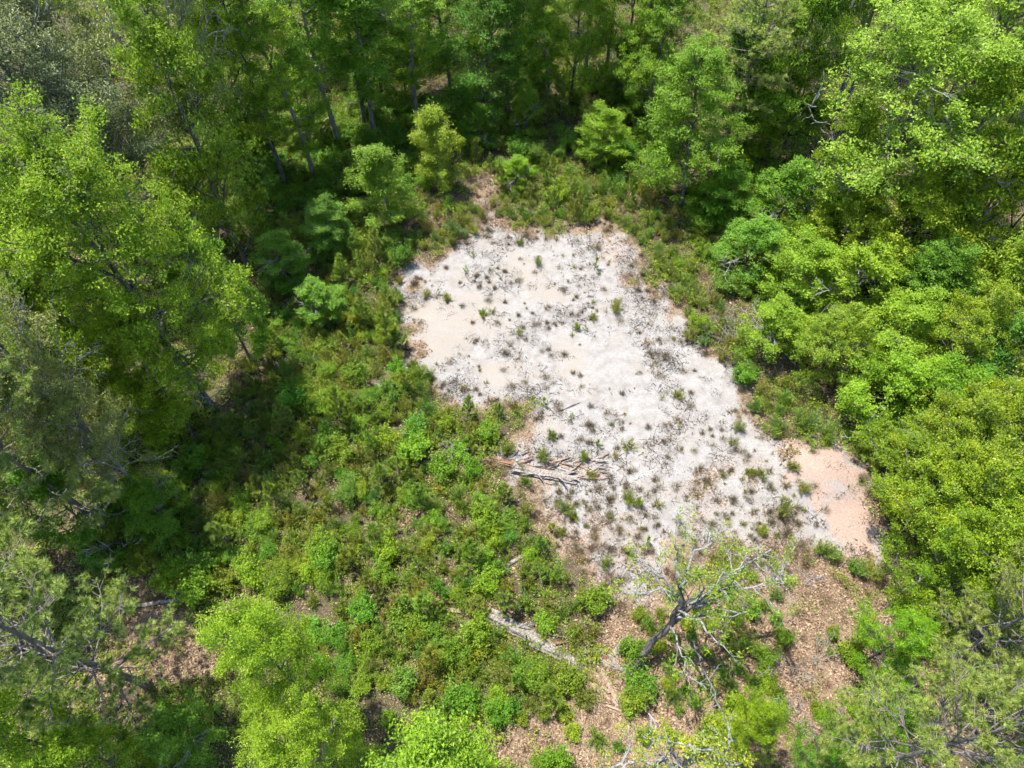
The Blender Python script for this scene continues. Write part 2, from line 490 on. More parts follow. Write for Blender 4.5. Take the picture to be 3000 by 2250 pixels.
# ------------------------------------------------------------------ plant kinds
def clump_leaves(mb, anchors, total, clump_r, flat, leaf, rng, up=0.9, aspect=0.55, center=None, outw=0.35, jitter_rnd=0.6, spray=9.0):
    A = np.asarray(anchors)
    k = len(A)
    per = spray * (0.6 + 0.8 * rng.rand())
    ns = max(1, int(total / k / per))                      # sprays of leaves on each clump
    cnt = np.maximum(1, (ns * (0.45 + 1.1 * rng.rand(k)) + rng.rand(k)).astype(int))
    sidx = np.repeat(np.arange(k), cnt)
    cr = clump_r * (0.65 + 0.7 * rng.rand(k))
    g = unit(rng.randn(len(sidx), 3)) * (rng.rand(len(sidx), 1) ** 0.45)
    spos = A[sidx] + g * cr[sidx][:, None] * np.array((1, 1, flat))
    srnd = np.clip(0.55 * rng.rand(k)[sidx] + 0.45 * rng.rand(len(sidx)), 0, 1)
    lc = np.maximum(2, (total / len(sidx) * (0.4 + 1.2 * rng.rand(len(sidx)))).astype(int))
    idx = np.repeat(np.arange(len(sidx)), lc)
    pos = spos[idx] + rng.randn(len(idx), 3) * leaf * np.array((1.15, 1.15, 0.5))
    r = np.clip(srnd[idx] * jitter_rnd + rng.rand(len(idx)) * (1 - jitter_rnd), 0, 1)
    c = A.mean(0) if center is None else center
    leaves(mb, pos, leaf, rng, up, aspect, r, unit(pos - c), outw)


def broad_tree(seed, H=16.0, R=4.5, base=0.35, limbs=11, total=24000, leaf=0.135, clump=0.5, flat=0.55, prof=((0, .3, .65, 1), (.75, 1, .8, .3)),
               mat='broad', bark='bark', dead=0, r0=0.2, el=(12, 62), up=0.9, aspect=0.55, twigs=2.4, fork=False, lean=0.03, sparse=1.0, fill=0.7):
    rng = rs(seed)
    trunk_path = grow((0, 0, -0.25), (rng.randn() * lean, rng.randn() * lean, 1), H * 0.95, 12, rng, 0.035, 0.03)
    mbt = MB()
    s = np.linspace(0, 1, 13)
    rad = r0 * (1 - 0.82 * s) + r0 * 0.5 * np.exp(-s * 25)
    tube(mbt, trunk_path, rad, 9, 0.5, 0.08, rng)
    if fork:
        f = grow(trunk_path[0] + np.array((r0 * 1.3, 0, 0)), (0.16, 0.05, 1), H * 0.85, 10, rng, 0.03, 0.0)
        tube(mbt, f, r0 * 0.8 * (1 - 0.8 * np.linspace(0, 1, 11)), 8, 0.5, 0.08, rng)
    parts = [('trunk', mbt.mesh('trunk', M[bark], True), False)]
    anchors = []
    az0 = rng.rand() * 6.28
    dead_bits = []
    for k in range(limbs):
        t = (k + 0.35 * rng.rand()) / max(limbs - 1, 1)
        t = min(t, 1.0)
        z = base + (0.97 - base) * t
        p, _ = on_path(trunk_path, min(z, 0.99))
        az = az0 + k * 2.4 + rng.randn() * 0.3
        e = math.radians(np.interp(t, (0, 1), el) + rng.randn() * 7)
        L = R * np.interp(t, *prof) * (0.8 + 0.4 * rng.rand()) / max(0.5, math.cos(e) ** 0.5)
        d = np.array((math.cos(az) * math.cos(e), math.sin(az) * math.cos(e), math.sin(e)))
        path = grow(p, d, L, 7, rng, 0.13, 0.05)
        mbl = MB()
        lr = r0 * 0.42 * (1 - 0.5 * t)
        tube(mbl, path, lr * (1 - 0.85 * np.linspace(0, 1, 8)) + 0.008, 6, 0.5)
        ns = max(4, int(L * twigs))
        for j in range(ns):
            u = 0.22 + 0.78 * (j + rng.rand()) / ns
            q, td = on_path(path, min(u, 0.999))
            side = 1 if j % 2 else -1
            lat = unit(np.cross(td, (0, 0, 1))) * side
            sd = unit(td * 0.55 + lat * (0.8 + 0.3 * rng.randn()) + np.array((0, 0, 0.18 + 0.35 * rng.randn())))
            sl = max(0.5, L * (0.48 - 0.25 * u) * (0.7 + 0.6 * rng.rand()))
            sp = grow(q, sd, sl, 4, rng, 0.18, 0.04)
            tube(mbl, sp, 0.035 * (sl / 1.5) * (1 - 0.8 * np.linspace(0, 1, 5)) + 0.005, 4, 0.5, cap=False)
            na = max(2, int(sl / 0.42))
            for a in range(na):
                if rng.rand() > sparse:
                    continue
                q2, _ = on_path(sp, min(0.999, 0.25 + 0.75 * (a + rng.rand()) / na))
                anchors.append(q2 + rng.randn(3) * (0.22, 0.22, 0.12))
            if rng.rand() < sparse:
                anchors.append(sp[-1])
        anchors.append(path[-1])
        parts.append(('limb', mbl.mesh('limb', M[bark if dead < 12 else 'greybark'], True), False))
    # upper shell of the crown, in uneven patches
    nf = int(len(anchors) * fill)
    ax = rng.rand(nf) * 6.283; tt = rng.rand(nf) ** 0.8
    rad_ = R * np.interp(tt, *prof) * (0.35 + 0.65 * rng.rand(nf) ** 0.6) * 0.95
    for a_, t_, r_ in zip(ax, tt, rad_):
        c_, _ = on_path(trunk_path, min(0.985, base + (1.0 - base) * (0.12 + 0.88 * t_)))
        q_ = c_ + np.array((math.cos(a_) * r_, math.sin(a_) * r_, 0.25 * R * math.sin(t_ * 3.0) + 0.12 * r_))
        if vnoise(q_[0] * 0.8 + seed, q_[1] * 0.8 + q_[2] * 0.7, seed) > 0.36:
            anchors.append(q_)
    for a in range(6):
        anchors.append(trunk_path[-1] + rng.randn(3) * (0.5, 0.5, 0.4))
    for k in range(dead):
        u = 0.15 + 0.85 * rng.rand()
        p, _ = on_path(trunk_path, base + (0.93 - base) * u)
        az = rng.rand() * 6.28; e = math.radians(np.interp(u, (0, 1), (10, 55)) + rng.randn() * 12)
        d = np.array((math.cos(az) * math.cos(e), math.sin(az) * math.cos(e), math.sin(e)))
        L = R * np.interp(u, *prof) * (1.0 + 0.3 * rng.rand())
        mbd = MB()
        bare_branch(mbd, p, d, L, rng, 0.05)
        parts.append(('dead_branch', mbd.mesh('dead_branch', M['pale'], True), False))
    mc = MB()
    clump_leaves(mc, anchors, total, clump, flat, leaf, rng, up, aspect)
    parts.append(('crown', mc.mesh('crown', M[mat]), True))
    return {'parts': parts, 'R': R, 'H': H, 'zc': H * (base + (1 - base) * 0.5)}


def bare_branch(mb, p, d, L, rng, r, depth=0):
    path = grow(p, d, L, 6, rng, 0.2, 0.03)
    tube(mb, path, r * (1 - 0.75 * np.linspace(0, 1, 7)) + 0.006, 5 if depth == 0 else 4, 0.5, cap=False)
    if depth >= 2 or L < 0.3:
        return
    for j in range(4 if depth == 0 else 3):
        u = 0.3 + 0.65 * rng.rand()
        q, td = on_path(path, u)
        sd = unit(td * 0.7 + unit(rng.randn(3)) * 0.8)
        bare_branch(mb, q, sd, L * (0.55 - 0.2 * u) * (0.8 + 0.5 * rng.rand()), rng, r * 0.5, depth + 1)


def pine_tree(seed, H=20.0, R=4.2, base=0.32, whorl=0.8, pom=58, nl=0.25, reach=None):
    rng = rs(seed)
    tp = grow((0, 0, -0.25), (rng.randn() * 0.02, rng.randn() * 0.02, 1), H * 0.98, 12, rng, 0.02, 0.03)
    mt = MB(); s = np.linspace(0, 1, 13)
    tube(mt, tp, 0.18 * (1 - 0.85 * s) + 0.09 * np.exp(-s * 25), 10, 0.5, 0.09, rng)
    parts = [('trunk', mt.mesh('trunk', M['pinebark'], True), False)]
    mc = MB()
    z = base; k = 0; az0 = rng.rand() * 6.28
    while z < 0.985:
        t = (z - base) / (1 - base)
        for j in range(3 if t < 0.3 else 4):
            az = az0 + j * (6.28 / (3 if t < 0.3 else 4)) + k * 1.1 + rng.randn() * 0.3
            L = R * np.interp(t, (0, .2, .55, 1), (.8, 1, .85, .18)) * (0.65 + 0.5 * rng.rand())
            e = math.radians(np.interp(t, (0, 1), (0, 55)) + rng.randn() * 8)
            p, _ = on_path(tp, min(z + rng.rand() * 0.01, 0.995))
            d = np.array((math.cos(az) * math.cos(e), math.sin(az) * math.cos(e), math.sin(e)))
            path = grow(p, d, L, 6, rng, 0.08, 0.07)
            ml = MB()
            tube(ml, path, (0.042 * (1 - 0.45 * t)) * (1 - 0.8 * np.linspace(0, 1, 7)) + 0.008, 6, 0.5)
            tips = [(path[-1], unit(path[-1] - path[-2]))]
            for q in range(max(2, int(L * 3.2))):
                u = 0.35 + 0.65 * rng.rand()
                b, td = on_path(path, min(u, 0.999))
                lat = unit(np.cross(td, (0, 0, 1))) * (1 if q % 2 else -1)
                sd = unit(td * 0.8 + lat * (0.7 + 0.3 * rng.rand()) + np.array((0, 0, 0.3 * rng.rand())))
                sl = L * 0.34 * (0.5 + 0.7 * rng.rand())
                sp = grow(b, sd, sl, 3, rng, 0.14, 0.12)
                tube(ml, sp, 0.018 * (1 - 0.7 * np.linspace(0, 1, 4)) + 0.005, 4, 0.5, cap=False)
                tips.append((sp[-1], unit(sp[-1] - sp[-2])))
                if sl > 0.5:
                    tips.append((sp[2], unit(sp[2] - sp[1])))
                    m2 = grow(sp[1], unit(sd + unit(rng.randn(3)) * 0.8), sl * 0.5, 2, rng, 0.1, 0.1)
                    tips.append((m2[-1], unit(m2[-1] - m2[-2])))
            parts.append(('limb', ml.mesh('limb', M['pinebark'], True), False))
            for tpz, td in tips:
                nn = int(pom * (0.7 + 0.6 * rng.rand()))
                dirs = unit(rng.randn(nn, 3)) + td * 0.75 + np.array((0, 0, 0.25))
                bs = np.repeat(tpz[None], nn, 0) - td * rng.rand(nn, 1) * 0.12
                c = rng.rand()
                needles(mc, bs, dirs, nl, 0.024, rng, np.clip(c * 0.5 + 0.5 * rng.rand(nn), 0, 1))
        z += whorl / H * (0.8 + 0.4 * rng.rand()); k += 1
    parts.append(('crown', mc.mesh('crown', M['needle']), True))
    return {'parts': parts, 'R': R, 'H': H, 'zc': H * 0.72}


def pine_sapling(seed, H=2.6, R=0.85, dens=1.0, nl=0.2, single=False):
    """A young pine: a stem with rising, bottle-brush branches."""
    rng = rs(seed)
    tp = grow((0, 0, -0.08), (rng.randn() * 0.05, rng.randn() * 0.05, 1), H, 6, rng, 0.04, 0.05)
    mc = MB(); mt = mc if single else MB()
    mt.mat = 1 if single else 0
    tube(mt, tp, 0.03 * H / 2.5 * (1 - 0.8 * np.linspace(0, 1, 7)) + 0.006, 6)
    lines = [(tp[2:], 1.0)]
    z = 0.16; k = 0
    while z < 0.92:
        nb = 4
        for j in range(nb):
            az = k * 0.9 + j * 6.28 / nb + rng.randn() * 0.3
            L = R * np.interp(z, (0, .3, 1), (.75, 1, .22)) * (0.7 + 0.5 * rng.rand())
            p, _ = on_path(tp, z)
            e = math.radians(35 + 25 * z + rng.randn() * 8)
            d = np.array((math.cos(az) * math.cos(e), math.sin(az) * math.cos(e), math.sin(e)))
            path = grow(p, d, L, 4, rng, 0.08, 0.16)
            tube(mt, path, 0.010 * (1 - 0.7 * np.linspace(0, 1, 5)) + 0.003, 4, cap=False)
            lines.append((path, 1.0))
            if L > 0.45:
                q, td = on_path(path, 0.45)
                for sgn in (1, -1):
                    lines.append((grow(q, unit(td + np.cross(td, (0, 0, 1)) * sgn * 0.6), L * 0.5, 3, rng, 0.08, 0.14), 1.0))
        z += 0.42 / H * 1.3; k += 1
    mc.mat = 0
    for path, w in lines:
        L = np.linalg.norm(np.diff(path, axis=0), axis=1).sum()
        n = int((36 + 165 * L) * dens)
        s = 0.2 + 0.8 * rng.rand(n) ** 0.8
        f = s * (len(path) - 1); i = np.minimum(f.astype(int), len(path) - 2)
        pos = path[i] + (path[i + 1] - path[i]) * (f - i)[:, None]
        td = unit(path[i + 1] - path[i])
        needles(mc, pos, td * 1.0 + unit(rng.randn(n, 3)) * 0.75, nl, 0.019, rng, np.clip(0.35 * rng.rand() + 0.65 * rng.rand(n), 0, 1))
    if single:
        return {'single': mc.mesh('seedling', [M['needle'], M['pinebark']]), 'R': R, 'H': H}
    return {'parts': [('stem', mt.mesh('stem', M['pinebark'], True), False), ('needles', mc.mesh('needles', M['needle']), True)], 'R': R, 'H': H}


def broom_shrub(seed, H=0.9, R=0.5, stems=34, leaf=0.075, per=46, mat='broom', dryfrac=0.12, bark='greybark'):
    """Many thin rising stems set with short narrow leaves."""
    rng = rs(seed)
    ml = MB(); ms = ml
    for k in range(stems):
        az = rng.rand() * 6.28; rr = rng.rand() ** 0.6
        p = np.array((math.cos(az), math.sin(az), 0)) * 0.12 * R + np.array((0, 0, -0.04))
        tgt = np.array((math.cos(az) * rr * R, math.sin(az) * rr * R, H * (1.0 - 0.42 * rr) * (0.7 + 0.45 * rng.rand())))
        path = grow(p, tgt - p, np.linalg.norm(tgt - p), 4, rng, 0.10, 0.05)
        ml.mat = 1
        tube(ms, path, 0.006 * (1 - 0.6 * np.linspace(0, 1, 5)) + 0.002, 3, cap=False)
        ml.mat = 0
        if rng.rand() < dryfrac:
            continue
        n = int(per * (0.6 + 0.8 * rng.rand()))
        s = 0.25 + 0.75 * rng.rand(n)
        f = s * 4; i = np.minimum(f.astype(int), 3)
        pos = path[i] + (path[i + 1] - path[i]) * (f - i)[:, None] + rng.randn(n, 3) * 0.035 * (H + 0.3)
        d = unit(path[i + 1] - path[i]) + unit(rng.randn(n, 3)) * 0.8
        needles(ml, pos, d, leaf, 0.028, rng, np.clip(0.4 * rng.rand() + 0.6 * rng.rand(n), 0, 1))
    return {'single': ml.mesh('shrub', [M[mat], M[bark]]), 'R': R, 'H': H}


def leafy_bush(seed, H=1.4, R=0.9, stems=7, total=1700, leaf=0.095, clump=0.2, mat='broad', aspect=0.6, flat=0.6):
    rng = rs(seed)
    ms = MB(); ml = MB(); anchors = []
    for k in range(stems):
        az = k * 2.4 + rng.randn() * 0.3; rr = 0.25 + 0.75 * rng.rand()
        tgt = np.array((math.cos(az) * rr * R, math.sin(az) * rr * R, H * (1.0 - 0.35 * rr ** 2) * (0.75 + 0.3 * rng.rand())))
        p = np.array((math.cos(az), math.sin(az), 0)) * 0.08 + np.array((0, 0, -0.06))
        path = grow(p, tgt * (1, 1, 1.3), np.linalg.norm(tgt), 5, rng, 0.14, 0.06)
        tube(ms, path, 0.014 * H * (1 - 0.7 * np.linspace(0, 1, 6)) + 0.003, 4, cap=False)
        for j in range(9):
            q, td = on_path(path, 0.3 + 0.69 * rng.rand())
            sd = unit(td * 0.5 + unit(rng.randn(3)) * 0.9)
            e = q + sd * R * 0.42 * (0.4 + 0.8 * rng.rand())
            e[2] = max(e[2], 0.08)
            tube(ms, np.array([q, (q + e) / 2 + rng.randn(3) * 0.02, e]), (0.006, 0.004, 0.002), 3, cap=False)
            anchors += [e, (q + e) / 2]
        anchors.append(path[-1])
    clump_leaves(ml, anchors, total, clump, flat, leaf, rng, 0.8, aspect)
    return {'parts': [('stem', ms.mesh('stem', M['greybark']), False), ('foliage', ml.mesh('foliage', M[mat]), True)], 'R': R, 'H': H}


def feather_tree(seed, H=7.0, R=2.1, total=17000):
    """A small dense cone of fine, yellowish green sprays."""
    rng = rs(seed)
    mt = MB(); parts = []
    tp = grow((0, 0, -0.15), (0.02, 0.01, 1), H * 0.96, 8, rng, 0.03, 0.05)
    tube(mt, tp, 0.10 * (1 - 0.85 * np.linspace(0, 1, 9)) + 0.01, 7, 0.5, 0.05, rng)
    parts.append(('trunk', mt.mesh('trunk', M['greybark'], True), False))
    anchors = []
    nl = 30
    for k in range(nl):
        t = k / (nl - 1)
        p, _ = on_path(tp, 0.04 + 0.94 * t)
        az = k * 2.4 + rng.randn() * 0.25; e = math.radians(25 + 35 * t + rng.randn() * 8)
        L = R * np.interp(t, (0, .25, .6, 1), (.95, 1.1, .9, .35)) * (0.75 + 0.45 * rng.rand())
        d = np.array((math.cos(az) * math.cos(e), math.sin(az) * math.cos(e), math.sin(e)))
        path = grow(p, d, L, 5, rng, 0.1, 0.02)
        ml = MB(); tube(ml, path, 0.028 * (1 - 0.8 * np.linspace(0, 1, 6)) + 0.004, 4, cap=False)
        if k % 2 == 0:
            parts.append(('limb', ml.mesh('limb', M['greybark'], True), False))
        for j in range(9):
            q, td = on_path(path, 0.25 + 0.74 * rng.rand())
            anchors.append(q + unit(rng.randn(3)) * L * 0.22 * rng.rand())
        anchors.append(path[-1])
    mc = MB()
    clump_leaves(mc, anchors, total, 0.34, 0.9, 0.10, rng, 0.55, 0.45, jitter_rnd=0.4)
    parts.append(('crown', mc.mesh('crown', M['feather']), True))
    return {'parts': parts, 'R': R, 'H': H, 'zc': H * 0.55}


def grass_tuft(seed, H=0.5, R=0.4, n=130):
    rng = rs(seed)
    mb = MB()
    az = rng.rand(n) * 6.28; rr = R * rng.rand(n) ** 0.6
    b = np.stack([np.cos(az) * rr * 0.3, np.sin(az) * rr * 0.3, np.full(n, -0.02)], 1)
    tip = np.stack([np.cos(az) * rr, np.sin(az) * rr, H * (0.5 + 0.6 * rng.rand(n)) * (1 - 0.4 * rr / R)], 1) + rng.randn(n, 3) * 0.06
    needles(mb, b, tip - b, np.linalg.norm(tip - b, axis=1)[:, None], 0.016, rng, rng.rand(n))
    return {'single': mb.mesh('tuft', M['dry']), 'R': R, 'H': H}


def dead_shrub(seed, H=1.3, stems=5):
    rng = rs(seed)
    parts = []
    for k in range(stems):
        mb = MB(); az = k * 6.28 / stems + rng.randn() * 0.4
        bare_branch(mb, np.array((0.03 * math.cos(az), 0.03 * math.sin(az), -0.05)), np.array((math.cos(az) * 0.55, math.sin(az) * 0.55, 1)), H * (0.7 + 0.5 * rng.rand()), rng, 0.016)
        parts.append(('branch', mb.mesh('branch', M['pale'], True), False))
    return {'parts': parts, 'R': H * 0.6, 'H': H}


PR = {}
PR['giant'] = [broad_tree(11, H=18, R=5.9, base=0.26, limbs=19, total=96000, leaf=0.135, clump=0.55, dead=5, r0=0.34)]
PR['bright'] = [broad_tree(21, H=16, R=4.4, base=0.30, limbs=13, total=50000, leaf=0.125, dead=3, r0=0.22), broad_tree(22, H=15, R=4.2, base=0.28, limbs=12, total=48000, leaf=0.125, dead=3, r0=0.2)]
PR['olive'] = [broad_tree(31, H=16, R=4.4, base=0.26, limbs=13, total=36000, leaf=0.14, clump=0.5, flat=0.7, mat='olive', bark='greybark', dead=16, r0=0.22, aspect=0.42, sparse=0.85),
               broad_tree(32, H=16, R=4.1, base=0.25, limbs=13, total=34000, leaf=0.14, clump=0.48, flat=0.7, mat='olive', bark='greybark', dead=18, r0=0.2, aspect=0.42, sparse=0.8)]
PR['tall'] = [broad_tree(41, H=19, R=3.4, base=0.24, limbs=15, total=36000, leaf=0.145, r0=0.23, bark='greybark', prof=((0, .3, .7, 1), (.6, 1, .85, .3)), sparse=0.85),
              broad_tree(42, H=20, R=3.1, base=0.34, limbs=13, total=28000, leaf=0.145, r0=0.22, bark='greybark', prof=((0, .3, .7, 1), (.5, 1, .85, .3)), sparse=0.75)]
PR['twin'] = [broad_tree(45, H=20, R=4.2, base=0.45, limbs=12, total=30000, leaf=0.15, r0=0.30, bark='greybark', fork=True)]
PR['mid'] = [broad_tree(51, H=8.5, R=3.1, base=0.12, limbs=13, total=26000, leaf=0.12, clump=0.42, r0=0.11, el=(8, 58), twigs=2.6, fill=0.4, sparse=0.9),
             broad_tree(52, H=7.5, R=3.0, base=0.10, limbs=12, total=25000, leaf=0.12, clump=0.4, r0=0.10, el=(8, 58), dead=2, twigs=2.6, fill=0.4, sparse=0.9),
             broad_tree(53, H=8.0, R=2.8, base=0.14, limbs=12, total=22000, leaf=0.12, clump=0.38, flat=0.45, r0=0.10, el=(5, 55), dead=4, twigs=2.6, sparse=0.8, fill=0.35)]
PR['dark'] = [broad_tree(55, H=13.5, R=4.3, base=0.08, limbs=18, total=50000, leaf=0.135, clump=0.5, r0=0.2, el=(2, 60), twigs=2.2)]
PR['dense'] = [broad_tree(61, H=6.5, R=3.3, base=0.08, limbs=15, total=42000, leaf=0.085, clump=0.36, flat=0.7, mat='dense', r0=0.09, el=(5, 62), twigs=2.8, aspect=0.6, dead=3, up=0.6, fill=0.4, sparse=0.88),
               broad_tree(62, H=7.0, R=3.5, base=0.08, limbs=15, total=44000, leaf=0.085, clump=0.36, flat=0.7, mat='dense', r0=0.09, el=(5, 62), twigs=2.6, aspect=0.6, up=0.6, fill=0.4, sparse=0.88)]
PR['feather'] = [feather_tree(71, total=32000), feather_tree(72, H=6.5, R=2.2, total=32000)]
PR['pine'] = [pine_tree(81, base=0.24), pine_tree(82, H=19, R=4.6, base=0.30), pine_tree(83, base=0.45)]
PR['sapling'] = [pine_sapling(91), pine_sapling(92, H=3.2, R=0.9), pine_sapling(93, H=2.0, R=0.8)]
PR['seedling'] = [pine_sapling(95, H=0.9, R=0.35, dens=0.7, nl=0.16, single=True), pine_sapling(96, H=0.7, R=0.32, dens=0.7, nl=0.15, single=True)]
PR['broom'] = [broom_shrub(101, stems=44), broom_shrub(102, H=1.1, R=0.6, stems=50), broom_shrub(103, H=0.75, R=0.55, stems=40), broom_shrub(104, H=1.0, R=0.48, stems=42, dryfrac=0.3)]
PR['tuft'] = [broom_shrub(111, H=0.36, R=0.3, stems=18, per=20, leaf=0.055, dryfrac=0.35, bark='dry'), broom_shrub(112, H=0.28, R=0.34, stems=18, per=14, leaf=0.05, dryfrac=0.5, bark='dry'), broom_shrub(113, H=0.45, R=0.28, stems=20, per=22, leaf=0.06, bark='dry')]
PR['haze'] = [broom_shrub(115, H=0.18, R=0.5, stems=14, per=7, leaf=0.05, mat='dry', dryfrac=0.2, bark='dry'), broom_shrub(116, H=0.12, R=0.6, stems=12, per=9, leaf=0.045, mat='dry', dryfrac=0.2, bark='dry')]
PR['bush'] = [leafy_bush(121, total=2600), leafy_bush(122, H=1.6, R=1.0, total=3200), leafy_bush(123, H=1.1, R=0.8, total=2200), leafy_bush(124, H=1.4, R=0.85, leaf=0.075, total=3400, aspect=0.45)]
PR['grass'] = [grass_tuft(131), grass_tuft(132, H=0.4, R=0.5), grass_tuft(133, H=0.6, R=0.35)]
PR['deadshrub'] = [dead_shrub(141), dead_shrub(142, H=1.6, stems=4), dead_shrub(143, H=1.0, stems=6)]

# tints multiply the leaf colour of a kind
BRIGHT, YEL, MIDG, DARK, BLUE, GREY, OCHRE = (1.25, 1.12, 0.95), (1.45, 1.15, 0.75), (0.95, 1.0, 0.95), (0.68, 0.78, 0.8), (0.78, 1.0, 1.9), (1.05, 1.0, 1.25), (1.38, 1.1, 0.65)
RNG = random.Random(5)

# ------------------------------------------------------------------ the trees, each placed where its crown (or foot) stands
G_F, G_R, G_L, G_B = 'tall trees along the far forest edge', 'trees and thicket right of the sand', 'tall trees on the left', 'trees at the bottom of the view'
